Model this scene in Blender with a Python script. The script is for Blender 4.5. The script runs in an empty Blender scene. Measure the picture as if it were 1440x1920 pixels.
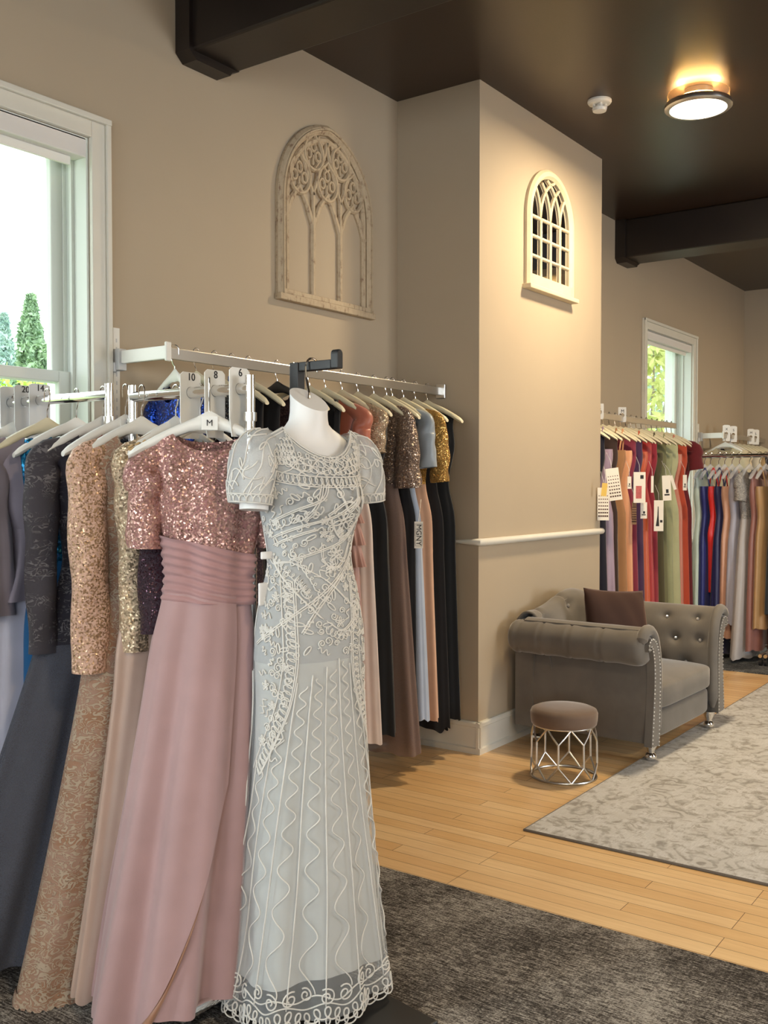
import bpy, bmesh, math, random
import numpy as np
from mathutils import Vector, Matrix

PI = math.pi
rnd = random.Random(11)
sc = bpy.context.scene
COL = sc.collection

# ------------------------------------------------------------------ camera
FPX, EYE = 1867.0, 1.45
YAW, PITCH = math.atan(1340 / FPX), math.atan(52 / FPX)
cam_d = bpy.data.cameras.new('camera')
cam_d.sensor_fit = 'HORIZONTAL'
cam_d.sensor_width = 36.0
cam_d.lens = FPX * 36.0 / 1440.0
cam_d.clip_end = 200
cam = bpy.data.objects.new('camera', cam_d)
COL.objects.link(cam)
cam.location = (0, 0, EYE)
cam.rotation_euler = (PI / 2 - PITCH, 0, YAW - PI / 2)
sc.camera = cam

# ------------------------------------------------------------------ world, lights, exposure
sc.view_settings.view_transform = 'Standard'
sc.view_settings.look = 'None'
sc.view_settings.gamma = 1.0
sc.view_settings.use_curve_mapping = False
sc.view_settings.exposure = 0.06
try:
    sc.cycles.use_denoising = True
    sc.cycles.max_bounces = 10
    sc.cycles.diffuse_bounces = 6
    sc.cycles.transparent_max_bounces = 24
    sc.cycles.caustics_reflective = False
    sc.cycles.caustics_refractive = False
    sc.cycles.sample_clamp_indirect = 6.0
except Exception:
    pass
world = bpy.data.worlds.new('overcast_sky')
sc.world = world
world.use_nodes = True
bgn = world.node_tree.nodes['Background']
bgn.inputs[0].default_value = (0.93, 0.97, 1.0, 1)
bgn.inputs[1].default_value = 3.6

CEIL = 3.59            # ceiling height
WY = 3.225             # room face of the left (window) wall
WX0, WX1, WY0 = -2.4, 11.35, -4.6   # rear wall, far wall, right-hand wall
PX0, PX1, PY = 4.621, 6.215, 2.693  # the boxed-out pillar on the left wall


def area(name, loc, rot, sx, sy, power, col):
    l = bpy.data.lights.new(name, 'AREA')
    l.shape = 'RECTANGLE'; l.size = sx; l.size_y = sy; l.energy = power; l.color = col
    o = bpy.data.objects.new(name, l); COL.objects.link(o)
    o.location = loc; o.rotation_euler = rot
    return o


DAY = (0.86, 0.94, 1.0)
# daylight just outside the three tall windows in the wall behind the camera, and the one to the camera's left
for i, yy in enumerate((-2.9, -0.9, 1.3)):
    area('daylight_rear', (WX0 - 0.30, yy, 1.95), (0, -PI / 2, 0), 1.9, 1.3, 34, DAY)
area('daylight_side', (-1.2, WY + 0.32, 1.9), (-PI / 2, 0, 0), 1.2, 1.8, 320, DAY)
area('daylight_right', (5.1, WY0 - 0.30, 1.75), (PI / 2, 0, 0), 2.2, 1.8, 130, DAY)
for wx in (1.905, 9.0, 9.0 + 100):
    if wx > 50: continue
    p = area('window_portal', (wx, WY + 0.27, 1.85), (-PI / 2, 0, 0), 1.2, 1.8, 1, (1, 1, 1))
    p.data.cycles.is_portal = True

# ------------------------------------------------------------------ materials
def nodes_of(name):
    m = bpy.data.materials.new(name); m.use_nodes = True
    nt = m.node_tree
    return m, nt, nt.nodes['Principled BSDF']


def N(nt, typ, **kw):
    n = nt.nodes.new(typ)
    for k, v in kw.items():
        setattr(n, k, v)
    return n


def L(nt, a, b):
    nt.links.new(a, b)


def coords(nt, scale=(1, 1, 1), kind='Object', rot=(0, 0, 0)):
    tc = N(nt, 'ShaderNodeTexCoord'); mp = N(nt, 'ShaderNodeMapping')
    mp.inputs['Scale'].default_value = scale
    mp.inputs['Rotation'].default_value = rot
    L(nt, tc.outputs[kind], mp.inputs[0])
    return mp.outputs[0]


def noise(nt, vec, scale, detail=3, rough=0.55, dist=0.0):
    n = N(nt, 'ShaderNodeTexNoise')
    n.inputs['Scale'].default_value = scale; n.inputs['Detail'].default_value = detail
    n.inputs['Roughness'].default_value = rough; n.inputs['Distortion'].default_value = dist
    if vec is not None: L(nt, vec, n.inputs['Vector'])
    return n


def ramp(nt, fac, stops):
    r = N(nt, 'ShaderNodeValToRGB')
    e = r.color_ramp.elements
    while len(e) < len(stops): e.new(0.5)
    for el, (p, c) in zip(e, stops):
        el.position = p; el.color = c if len(c) == 4 else (*c, 1)
    L(nt, fac, r.inputs[0])
    return r.outputs[0]


def mixc(nt, fac, a, b, mode='MIX'):
    m = N(nt, 'ShaderNodeMix'); m.data_type = 'RGBA'; m.blend_type = mode
    for sock, v in ((0, fac), (6, a), (7, b)):
        if hasattr(v, 'links'): L(nt, v, m.inputs[sock])
        elif sock == 0: m.inputs[0].default_value = v
        else: m.inputs[sock].default_value = (*v, 1) if len(v) == 3 else v
    return m.outputs[2]


def bump(nt, height, strength, dist, bs):
    b = N(nt, 'ShaderNodeBump'); b.inputs['Strength'].default_value = strength
    b.inputs['Distance'].default_value = dist
    L(nt, height, b.inputs['Height']); L(nt, b.outputs[0], bs.inputs['Normal'])
    return b


def srgb(r, g, b):
    f = lambda c: (c / 255 / 12.92) if c / 255 <= 0.04045 else ((c / 255 + 0.055) / 1.055) ** 2.4
    return (f(r), f(g), f(b))


def plain(name, col, rough=0.5, metal=0.0, var=0.0, vscale=6, bumpv=0.0, bscale=60, coat=0.0, spec=0.5):
    m, nt, bs = nodes_of(name)
    bs.inputs['Roughness'].default_value = rough; bs.inputs['Metallic'].default_value = metal
    bs.inputs['Base Color'].default_value = (*col, 1)
    bs.inputs['Specular IOR Level'].default_value = spec
    if coat: bs.inputs['Coat Weight'].default_value = coat
    vec = coords(nt)
    n = noise(nt, vec, vscale)
    if var:
        d = tuple(c * (1 - var) for c in col); u = tuple(min(1, c * (1 + var)) for c in col)
        L(nt, ramp(nt, n.outputs[0], [(0.3, d), (0.7, u)]), bs.inputs['Base Color'])
    if bumpv:
        n2 = noise(nt, vec, bscale, 4)
        bump(nt, n2.outputs[0], bumpv, 0.01, bs)
    return m


def fabric(name, col, rough=0.75, sheen=0.25, weave=900, satin=False, var=0.05):
    m, nt, bs = nodes_of(name)
    vec = coords(nt)
    n = noise(nt, vec, 9, 2)
    d = tuple(c * (1 - var) for c in col); u = tuple(min(1, c * (1 + var)) for c in col)
    L(nt, ramp(nt, n.outputs[0], [(0.3, d), (0.7, u)]), bs.inputs['Base Color'])
    bs.inputs['Roughness'].default_value = 0.38 if satin else rough
    bs.inputs['Specular IOR Level'].default_value = 0.45 if satin else 0.25
    bs.inputs['Sheen Weight'].default_value = sheen
    bs.inputs['Sheen Roughness'].default_value = 0.5
    n2 = noise(nt, coords(nt, (1, 1, 0.25)), weave, 2)
    bump(nt, n2.outputs[0], 0.12, 0.002, bs)
    return m


def sequin(name, base, glint, scale=260, cover=0.5, metal=0.75, rough=0.28):
    """cloth covered in small sequins, each cell with its own tilt and tint"""
    m, nt, bs = nodes_of(name)
    vec = coords(nt)
    v = N(nt, 'ShaderNodeTexVoronoi'); v.inputs['Scale'].default_value = scale
    L(nt, vec, v.inputs['Vector'])
    sep = N(nt, 'ShaderNodeSeparateColor'); L(nt, v.outputs['Color'], sep.inputs[0])
    clump = noise(nt, vec, 22, 4, 0.65)
    add = N(nt, 'ShaderNodeMath', operation='MULTIPLY_ADD')
    L(nt, clump.outputs[0], add.inputs[0]); add.inputs[1].default_value = 0.9
    L(nt, sep.outputs[0], add.inputs[2])
    mask = N(nt, 'ShaderNodeMapRange'); L(nt, add.outputs[0], mask.inputs[0])
    mask.inputs[1].default_value = 1.22 - cover; mask.inputs[2].default_value = 1.30 - cover
    tint = mixc(nt, sep.outputs[1], tuple(c * 0.55 for c in glint), glint)
    L(nt, mixc(nt, mask.outputs[0], base, tint), bs.inputs['Base Color'])
    mm = N(nt, 'ShaderNodeMath', operation='MULTIPLY'); mm.inputs[1].default_value = metal
    L(nt, mask.outputs[0], mm.inputs[0]); L(nt, mm.outputs[0], bs.inputs['Metallic'])
    rr = N(nt, 'ShaderNodeMapRange'); L(nt, mask.outputs[0], rr.inputs[0])
    rr.inputs[3].default_value = 0.8; rr.inputs[4].default_value = rough
    L(nt, rr.outputs[0], bs.inputs['Roughness'])
    # a tilt of the surface normal for each sequin
    geo = N(nt, 'ShaderNodeNewGeometry')
    sub = N(nt, 'ShaderNodeVectorMath', operation='SUBTRACT'); L(nt, v.outputs['Color'], sub.inputs[0])
    sub.inputs[1].default_value = (0.5, 0.5, 0.5)
    scl = N(nt, 'ShaderNodeVectorMath', operation='SCALE'); L(nt, sub.outputs[0], scl.inputs[0])
    scl.inputs['Scale'].default_value = 1.1
    ad = N(nt, 'ShaderNodeVectorMath', operation='ADD'); L(nt, geo.outputs['Normal'], ad.inputs[0]); L(nt, scl.outputs[0], ad.inputs[1])
    nm = N(nt, 'ShaderNodeVectorMath', operation='NORMALIZE'); L(nt, ad.outputs[0], nm.inputs[0])
    b = N(nt, 'ShaderNodeBump'); b.inputs['Strength'].default_value = 0.5; b.inputs['Distance'].default_value = 0.003
    L(nt, clump.outputs[0], b.inputs['Height']); L(nt, nm.outputs[0], b.inputs['Normal'])
    L(nt, b.outputs[0], bs.inputs['Normal'])
    return m


def lace(name, ground, cord, scale=30, cover=0.5, rough=0.7, metal=0.0, relief=0.6, patch=0.0, lines=34, third=None):
    """corded lace: curling raised threads (contour lines of a warped field) over a plain ground, in motifs when patch > 0"""
    m, nt, bs = nodes_of(name)
    vec = coords(nt, (1, 1, 1.7))
    f = noise(nt, vec, scale * 0.45, 1.5, 0.5, 1.2)
    k = N(nt, 'ShaderNodeMath', operation='MULTIPLY'); k.inputs[1].default_value = lines; L(nt, f.outputs[0], k.inputs[0])
    sn = N(nt, 'ShaderNodeMath', operation='SINE'); L(nt, k.outputs[0], sn.inputs[0])
    mask = N(nt, 'ShaderNodeMapRange'); L(nt, sn.outputs[0], mask.inputs[0])
    mask.inputs[1].default_value = 0.75 - 1.3 * cover; mask.inputs[2].default_value = 1.0 - 1.0 * cover
    mo = mask.outputs[0]
    fine = noise(nt, vec, scale * 9, 3, 0.7)
    if patch:
        pn = noise(nt, vec, 11, 3, 0.6, 0.8)
        pm = N(nt, 'ShaderNodeMapRange'); L(nt, pn.outputs[0], pm.inputs[0]); pm.inputs[1].default_value = 0.40 + 0.2 * patch; pm.inputs[2].default_value = 0.48 + 0.2 * patch
        mu = N(nt, 'ShaderNodeMath', operation='MULTIPLY'); L(nt, mo, mu.inputs[0]); L(nt, pm.outputs[0], mu.inputs[1]); mo = mu.outputs[0]
    h = N(nt, 'ShaderNodeMath', operation='MULTIPLY_ADD'); L(nt, fine.outputs[0], h.inputs[0]); h.inputs[1].default_value = 0.8; L(nt, mo, h.inputs[2])
    big = noise(nt, vec, 9, 3, 0.6)
    g2 = mixc(nt, ramp(nt, big.outputs[0], [(0.40, (0, 0, 0)), (0.60, (1, 1, 1))]), ground, third or tuple(c * 0.85 for c in ground))
    c2 = mixc(nt, fine.outputs[0], tuple(c * 0.7 for c in cord), tuple(min(1, c * 1.25) for c in cord))
    L(nt, mixc(nt, mo, g2, c2), bs.inputs['Base Color'])
    bs.inputs['Roughness'].default_value = rough
    if metal:
        k2 = N(nt, 'ShaderNodeMath', operation='MULTIPLY'); k2.inputs[1].default_value = metal
        L(nt, mo, k2.inputs[0]); L(nt, k2.outputs[0], bs.inputs['Metallic'])
    bump(nt, h.outputs[0], relief, 0.006, bs)
    return m


def sheer(name, col, alpha=0.35):
    m, nt, bs = nodes_of(name)
    vec = coords(nt)
    n = noise(nt, vec, 500, 2)
    a = N(nt, 'ShaderNodeMapRange'); L(nt, n.outputs[0], a.inputs[0])
    a.inputs[3].default_value = alpha * 0.7; a.inputs[4].default_value = min(1, alpha * 1.3)
    L(nt, a.outputs[0], bs.inputs['Alpha'])
    bs.inputs['Base Color'].default_value = (*col, 1); bs.inputs['Roughness'].default_value = 0.8
    bs.inputs['Specular IOR Level'].default_value = 0.1
    return m


M = {}
M['wall'] = plain('wall_paint', (0.45, 0.372, 0.275), 0.75, var=0.015, vscale=2, bumpv=0.03, bscale=220, spec=0.25)
M['trim'] = plain('trim_paint', (0.69, 0.67, 0.60), 0.42, var=0.02)
M['ceiling'] = plain('ceiling_paint', srgb(50, 37, 28), 0.30, spec=0.4, var=0.03, vscale=1.5, bumpv=0.02, bscale=90)
M['beam'] = plain('beam_paint', srgb(34, 26, 22), 0.38, var=0.08, vscale=5, bumpv=0.03, bscale=40)
M['sash'] = plain('sash_paint', (0.66, 0.70, 0.66), 0.45)
M['blind'] = plain('blind_fabric', (0.72, 0.70, 0.68), 0.8)
M['chrome'] = plain('chrome', (0.82, 0.82, 0.82), 0.10, 1.0)
M['silver'] = plain('brushed_silver', (0.70, 0.69, 0.67), 0.30, 1.0)
M['white_pl'] = plain('white_plastic', (0.80, 0.79, 0.75), 0.38)
M['grey_pl'] = plain('grey_plastic', (0.55, 0.56, 0.57), 0.45)
M['cream_pl'] = plain('cream_plastic', (0.72, 0.66, 0.48), 0.42)
M['black'] = plain('black_metal', (0.012, 0.012, 0.013), 0.45)
M['blackpl'] = plain('black_plastic', (0.02, 0.02, 0.022), 0.35)
M['ink'] = plain('black_ink', (0.015, 0.015, 0.018), 0.7)
M['card'] = plain('paper_card', (0.80, 0.77, 0.70), 0.8)
M['mannequin'] = plain('mannequin_white', (0.78, 0.77, 0.76), 0.42)


def floor_mat():
    m, nt, bs = nodes_of('maple_strip_floor')
    vec = coords(nt, kind='Object', rot=(0, 0, PI / 2))
    br = N(nt, 'ShaderNodeTexBrick'); br.offset = 0.37; br.offset_frequency = 3
    br.inputs['Scale'].default_value = 1.0
    br.inputs['Brick Width'].default_value = 0.95; br.inputs['Row Height'].default_value = 0.076
    br.inputs['Mortar Size'].default_value = 0.0012; br.inputs['Mortar Smooth'].default_value = 0.2
    br.inputs['Bias'].default_value = 0.0
    br.inputs['Color1'].default_value = (0, 0, 0, 1); br.inputs['Color2'].default_value = (1, 1, 1, 1)
    br.inputs['Mortar'].default_value = (0.5, 0.5, 0.5, 1)
    L(nt, vec, br.inputs['Vector'])
    g = noise(nt, coords(nt, (26, 1.6, 1)), 2.2, 6, 0.6, 0.6)
    base = mixc(nt, br.outputs['Color'], srgb(230, 192, 138), srgb(242, 212, 164))
    grain = ramp(nt, g.outputs[0], [(0.3, (0.80, 0.74, 0.66)), (0.62, (1.0, 1.0, 1.0))])
    c = mixc(nt, 0.55, base, grain, 'MULTIPLY')
    wear = noise(nt, coords(nt), 0.9, 4, 0.6)
    c = mixc(nt, 0.35, c, ramp(nt, wear.outputs[0], [(0.35, srgb(196, 160, 120)), (0.7, (1, 1, 1))]), 'MULTIPLY')
    c = mixc(nt, br.outputs['Fac'], c, srgb(92, 58, 30))
    L(nt, c, bs.inputs['Base Color'])
    bs.inputs['Roughness'].default_value = 0.34
    bs.inputs['Specular IOR Level'].default_value = 0.45
    inv = N(nt, 'ShaderNodeMath', operation='SUBTRACT'); inv.inputs[0].default_value = 1; L(nt, br.outputs['Fac'], inv.inputs[1])
    bump(nt, inv.outputs[0], 0.25, 0.002, bs)
    return m


def carpet_mat(name, dark, mid, light):
    m, nt, bs = nodes_of(name)
    s = noise(nt, coords(nt, (90, 9, 1)), 2.0, 5, 0.75, 0.2)
    s2 = noise(nt, coords(nt, (10, 60, 1)), 2.0, 4, 0.7)
    blot = noise(nt, coords(nt), 3.2, 4, 0.6)
    fine = noise(nt, coords(nt, (1.6, 0.8, 1)), 190, 2, 0.75)
    a = N(nt, 'ShaderNodeMath', operation='MULTIPLY_ADD'); L(nt, s.outputs[0], a.inputs[0]); a.inputs[1].default_value = 1.15
    b = N(nt, 'ShaderNodeMath', operation='MULTIPLY_ADD'); L(nt, s2.outputs[0], b.inputs[0]); b.inputs[1].default_value = 0.35; b.inputs[2].default_value = -0.17
    L(nt, b.outputs[0], a.inputs[2])
    c_ = N(nt, 'ShaderNodeMath', operation='MULTIPLY_ADD'); L(nt, fine.outputs[0], c_.inputs[0]); c_.inputs[1].default_value = 0.7; L(nt, a.outputs[0], c_.inputs[2])
    d = N(nt, 'ShaderNodeMath', operation='MULTIPLY_ADD'); L(nt, blot.outputs[0], d.inputs[0]); d.inputs[1].default_value = 0.5; L(nt, c_.outputs[0], d.inputs[2])
    e_ = N(nt, 'ShaderNodeMath', operation='MULTIPLY_ADD'); L(nt, d.outputs[0], e_.inputs[0]); e_.inputs[1].default_value = 1.0; e_.inputs[2].default_value = -0.57
    L(nt, ramp(nt, e_.outputs[0], [(0.46, dark), (0.61, mid), (0.79, light)]), bs.inputs['Base Color'])
    bs.inputs['Roughness'].default_value = 0.95; bs.inputs['Specular IOR Level'].default_value = 0.1
    bump(nt, fine.outputs[0], 0.8, 0.006, bs)
    return m


def rug_mat():
    m, nt, bs = nodes_of('distressed_rug')
    vec = coords(nt)
    w = noise(nt, vec, 3.5, 3)
    mp = N(nt, 'ShaderNodeVectorMath', operation='SCALE'); L(nt, w.outputs['Color'], mp.inputs[0]); mp.inputs['Scale'].default_value = 0.35
    ad = N(nt, 'ShaderNodeVectorMath', operation='ADD'); L(nt, vec, ad.inputs[0]); L(nt, mp.outputs[0], ad.inputs[1])
    v = N(nt, 'ShaderNodeTexVoronoi'); v.inputs['Scale'].default_value = 5.0; L(nt, ad.outputs[0], v.inputs['Vector'])
    wv = N(nt, 'ShaderNodeMath', operation='SINE'); k = N(nt, 'ShaderNodeMath', operation='MULTIPLY'); k.inputs[1].default_value = 24
    L(nt, v.outputs['Distance'], k.inputs[0]); L(nt, k.outputs[0], wv.inputs[0])
    rings = N(nt, 'ShaderNodeMapRange'); L(nt, wv.outputs[0], rings.inputs[0]); rings.inputs[1].default_value = 0.0; rings.inputs[2].default_value = 0.9
    worn = noise(nt, vec, 6.0, 8, 0.72)
    wm = N(nt, 'ShaderNodeMapRange'); L(nt, worn.outputs[0], wm.inputs[0]); wm.inputs[1].default_value = 0.44; wm.inputs[2].default_value = 0.60
    mu = N(nt, 'ShaderNodeMath', operation='MULTIPLY'); L(nt, rings.outputs[0], mu.inputs[0]); L(nt, wm.outputs[0], mu.inputs[1])
    streak = noise(nt, coords(nt, (6, 60, 1)), 3.0, 5, 0.7)
    base = ramp(nt, streak.outputs[0], [(0.3, srgb(188, 188, 188)), (0.7, srgb(212, 212, 212))])
    c = mixc(nt, wm.outputs[0], base, srgb(192, 191, 189))
    c = mixc(nt, mu.outputs[0], c, srgb(152, 149, 145))
    bl = noise(nt, vec, 14, 6, 0.75, 0.6)
    c = mixc(nt, ramp(nt, bl.outputs[0], [(0.52, (0, 0, 0)), (0.62, (0.8, 0.8, 0.8))]), c, srgb(150, 145, 139))
    L(nt, c, bs.inputs['Base Color'])
    bs.inputs['Roughness'].default_value = 0.93; bs.inputs['Specular IOR Level'].default_value = 0.15
    fine = noise(nt, vec, 500, 2)
    bump(nt, fine.outputs[0], 0.4, 0.004, bs)
    return m


def velvet(name, col, sheen=0.7, tint=None):
    m, nt, bs = nodes_of(name)
    vec = coords(nt)
    n = noise(nt, vec, 7, 3)
    L(nt, ramp(nt, n.outputs[0], [(0.3, tuple(c * 0.88 for c in col)), (0.7, tuple(c * 1.1 for c in col))]), bs.inputs['Base Color'])
    bs.inputs['Roughness'].default_value = 0.72; bs.inputs['Specular IOR Level'].default_value = 0.2
    bs.inputs['Sheen Weight'].default_value = sheen; bs.inputs['Sheen Roughness'].default_value = 0.35
    bs.inputs['Sheen Tint'].default_value = (*(tint or (0.9, 0.85, 0.78)), 1)
    f = noise(nt, vec, 700, 2)
    bump(nt, f.outputs[0], 0.15, 0.002, bs)
    return m


def pane_mat():
    m, nt, bs = nodes_of('window_glass')
    out = nt.nodes['Material Output']
    tr = N(nt, 'ShaderNodeBsdfTransparent'); gl = N(nt, 'ShaderNodeBsdfGlossy'); gl.inputs['Roughness'].default_value = 0.02
    tr.inputs[0].default_value = (0.96, 0.985, 0.97, 1)
    fr = N(nt, 'ShaderNodeFresnel'); fr.inputs[0].default_value = 1.35
    geo = N(nt, 'ShaderNodeNewGeometry')
    k = N(nt, 'ShaderNodeMath', operation='SUBTRACT'); k.inputs[0].default_value = 1; L(nt, geo.outputs['Backfacing'], k.inputs[1])
    f2 = N(nt, 'ShaderNodeMath', operation='MULTIPLY'); L(nt, k.outputs[0], f2.inputs[0]); L(nt, fr.outputs[0], f2.inputs[1])
    mx = N(nt, 'ShaderNodeMixShader'); L(nt, f2.outputs[0], mx.inputs[0]); L(nt, tr.outputs[0], mx.inputs[1]); L(nt, gl.outputs[0], mx.inputs[2])
    L(nt, mx.outputs[0], out.inputs[0])
    nt.nodes.remove(bs)
    return m


def clear_pl():
    m, nt, bs = nodes_of('clear_plastic')
    bs.inputs['Base Color'].default_value = (0.85, 0.87, 0.9, 1)
    bs.inputs['Roughness'].default_value = 0.12; bs.inputs['Alpha'].default_value = 0.45
    return m


def emit(name, col, st):
    m, nt, bs = nodes_of(name)
    bs.inputs['Base Color'].default_value = (*col, 1)
    bs.inputs['Emission Color'].default_value = (*col, 1); bs.inputs['Emission Strength'].default_value = st
    bs.inputs['Roughness'].default_value = 0.3
    return m


M['floor'] = floor_mat()
M['carpet'] = carpet_mat('charcoal_carpet', srgb(50, 46, 43), srgb(98, 92, 87), srgb(172, 166, 158))
M['carpet_far'] = carpet_mat('slate_carpet', srgb(50, 52, 54), srgb(92, 95, 98), srgb(150, 152, 154))
M['rug'] = rug_mat()
M['pane'] = pane_mat()
M['clear'] = clear_pl()
M['sofa'] = velvet('taupe_velvet', srgb(114, 109, 103), 0.6, (0.88, 0.87, 0.86))
M['stoolv'] = velvet('mocha_velvet', srgb(112, 94, 82))
M['pillow'] = velvet('brown_velvet', srgb(60, 41, 35), 0.35, (0.7, 0.5, 0.42))
M['mirror'] = plain('mirror_silver', (0.85, 0.85, 0.85), 0.02, 1.0)


def distressed(name):
    m, nt, bs = nodes_of(name)
    vec = coords(nt)
    n = noise(nt, vec, 26, 6, 0.7)
    n2 = noise(nt, coords(nt, (30, 30, 4)), 2.5, 5, 0.7)
    mu = N(nt, 'ShaderNodeMath', operation='MULTIPLY'); L(nt, n.outputs[0], mu.inputs[0]); L(nt, n2.outputs[0], mu.inputs[1])
    L(nt, ramp(nt, mu.outputs[0], [(0.14, srgb(128, 102, 82)), (0.21, srgb(178, 160, 134)), (0.4, srgb(190, 173, 147))]), bs.inputs['Base Color'])
    bs.inputs['Roughness'].default_value = 0.7
    bump(nt, n.outputs[0], 0.2, 0.004, bs)
    return m


M['plaque'] = distressed('distressed_cream_paint')
M['cream_frame'] = plain('cream_frame_paint', srgb(216, 200, 168), 0.55, var=0.05, vscale=12)

# ------------------------------------------------------------------ mesh helpers
class MB:
    def __init__(s):
        s.v = []; s.f = []; s.n = 0

    def add(s, verts, faces):
        s.v.extend([tuple(map(float, p)) for p in verts])
        s.f.extend([tuple(i + s.n for i in f) for f in faces])
        s.n += len(verts)
        return s

    def box(s, x0, x1, y0, y1, z0, z1):
        v = [(x0, y0, z0), (x1, y0, z0), (x1, y1, z0), (x0, y1, z0), (x0, y0, z1), (x1, y0, z1), (x1, y1, z1), (x0, y1, z1)]
        return s.add(v, [(0, 3, 2, 1), (4, 5, 6, 7), (0, 1, 5, 4), (1, 2, 6, 5), (2, 3, 7, 6), (3, 0, 4, 7)])

    def grid(s, rows, close=False, cap0=False, cap1=False):
        nr, nc = len(rows), len(rows[0])
        v = [p for r in rows for p in r]; f = []
        for i in range(nr - 1):
            for j in range(nc if close else nc - 1):
                k = (j + 1) % nc
                f.append((i * nc + j, i * nc + k, (i + 1) * nc + k, (i + 1) * nc + j))
        if cap0: f.append(tuple(range(nc))[::-1])
        if cap1: f.append(tuple((nr - 1) * nc + j for j in range(nc)))
        return s.add(v, f)

    def tube(s, pts, r, n=8, closed=False, caps=True, flat=1.0, up=None):
        P = [Vector(p) for p in pts]; m = len(P)
        if m < 2: return s
        R = r if hasattr(r, '__len__') else [r] * m
        T = []
        for i in range(m):
            a = P[(i - 1) % m] if (closed or i > 0) else P[i]
            b = P[(i + 1) % m] if (closed or i < m - 1) else P[i]
            t = b - a
            T.append(t.normalized() if t.length > 1e-9 else Vector((0, 0, 1)))
        ref = Vector(up) if up is not None else (Vector((0, 0, 1)) if abs(T[0].z) < 0.9 else Vector((1, 0, 0)))
        nrm = (ref - T[0] * ref.dot(T[0])).normalized()
        rows = []
        for i in range(m):
            if up is not None: nrm = Vector(up)
            nrm = nrm - T[i] * nrm.dot(T[i])
            nrm = nrm.normalized() if nrm.length > 1e-6 else T[i].orthogonal().normalized()
            b = T[i].cross(nrm)
            rows.append([P[i] + (nrm * math.cos(2 * PI * k / n) * flat + b * math.sin(2 * PI * k / n)) * R[i] for k in range(n)])
        if closed: rows.append(rows[0])
        return s.grid(rows, True, caps and not closed, caps and not closed)

    def lathe(s, prof, n=32, c=(0, 0), cap0=True, cap1=True):
        rows = [[(c[0] + r * math.cos(2 * PI * k / n), c[1] + r * math.sin(2 * PI * k / n), z) for k in range(n)] for r, z in prof]
        return s.grid(rows, True, cap0, cap1)

    def sphere(s, c, r, n=8, m=6, sz=1.0):
        rows = []
        for i in range(m + 1):
            a = -PI / 2 + PI * i / m
            q = max(1e-4, math.cos(a))
            rows.append([(c[0] + r * q * math.cos(2 * PI * k / n), c[1] + r * q * math.sin(2 * PI * k / n), c[2] + r * sz * math.sin(a)) for k in range(n)])
        return s.grid(rows, True, True, True)

    def prism(s, outline, y0, y1):
        """extrude a closed (x, z) outline along y"""
        n = len(outline)
        v = [(x, y0, z) for x, z in outline] + [(x, y1, z) for x, z in outline]
        f = [tuple(range(n)), tuple(range(2 * n - 1, n - 1, -1))]
        f += [(i, n + i, n + (i + 1) % n, (i + 1) % n) for i in range(n)]
        return s.add(v, f)

    def build(s, name, mat, parent=None, smooth=True, angle=40, bevel=0.0, seg=2, sub=0, solid=0.0):
        me = bpy.data.meshes.new(name)
        me.from_pydata(s.v, [], s.f); me.validate()
        bm = bmesh.new(); bm.from_mesh(me)
        bmesh.ops.recalc_face_normals(bm, faces=bm.faces)
        bm.to_mesh(me); bm.free()
        me.materials.append(mat)
        if smooth:
            me.polygons.foreach_set('use_smooth', [True] * len(me.polygons))
            try:
                me.set_sharp_from_angle(angle=math.radians(angle))
            except Exception:
                pass
        o = bpy.data.objects.new(name, me); COL.objects.link(o)
        if parent is not None: o.parent = parent
        if solid:
            k = o.modifiers.new('thickness', 'SOLIDIFY'); k.thickness = solid; k.offset = 0
        if bevel:
            b = o.modifiers.new('edge', 'BEVEL'); b.width = bevel; b.segments = seg; b.limit_method = 'ANGLE'; b.angle_limit = math.radians(35)
        if sub:
            q = o.modifiers.new('smooth', 'SUBSURF'); q.levels = sub; q.render_levels = sub
        return o


def thing(name, label, cat, loc=(0, 0, 0), rz=0.0, group=None):
    o = bpy.data.objects.new(name, None); COL.objects.link(o)
    o.empty_display_size = 0.1
    o.location = loc; o.rotation_euler = (0, 0, rz)
    o['label'] = label; o['category'] = cat
    if group: o['group'] = group
    return o


def tag(o, label, cat, group=None):
    o['label'] = label; o['category'] = cat
    if group: o['group'] = group
    return o


def struct(o, label=None):
    o['kind'] = 'structure'
    if label: o['label'] = label
    return o


def text(s, size, mat, parent, loc, rot, depth=0.0008, name='printed_text'):
    cu = bpy.data.curves.new(name, 'FONT'); cu.body = s; cu.size = size; cu.extrude = depth
    cu.align_x = 'CENTER'; cu.align_y = 'CENTER'
    cu.materials.append(mat)
    tmp = bpy.data.objects.new(name + '_curve', cu); COL.objects.link(tmp)
    bpy.context.view_layer.update()
    me = bpy.data.meshes.new_from_object(tmp.evaluated_get(bpy.context.evaluated_depsgraph_get()))
    bpy.data.objects.remove(tmp)
    o = bpy.data.objects.new(name, me); COL.objects.link(o)
    o.parent = parent; o.location = loc; o.rotation_euler = rot
    return o


def cat(xs, ys, x):
    """smooth interpolation through the control points"""
    xs = np.asarray(xs, float); ys = np.asarray(ys, float); x = np.clip(np.asarray(x, float), xs[0], xs[-1])
    d = np.gradient(ys, xs)
    i = np.clip(np.searchsorted(xs, x) - 1, 0, len(xs) - 2)
    h = xs[i + 1] - xs[i]; t = (x - xs[i]) / h
    return (2 * t**3 - 3 * t**2 + 1) * ys[i] + (t**3 - 2 * t**2 + t) * h * d[i] + (-2 * t**3 + 3 * t**2) * ys[i + 1] + (t**3 - t**2) * h * d[i + 1]


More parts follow.
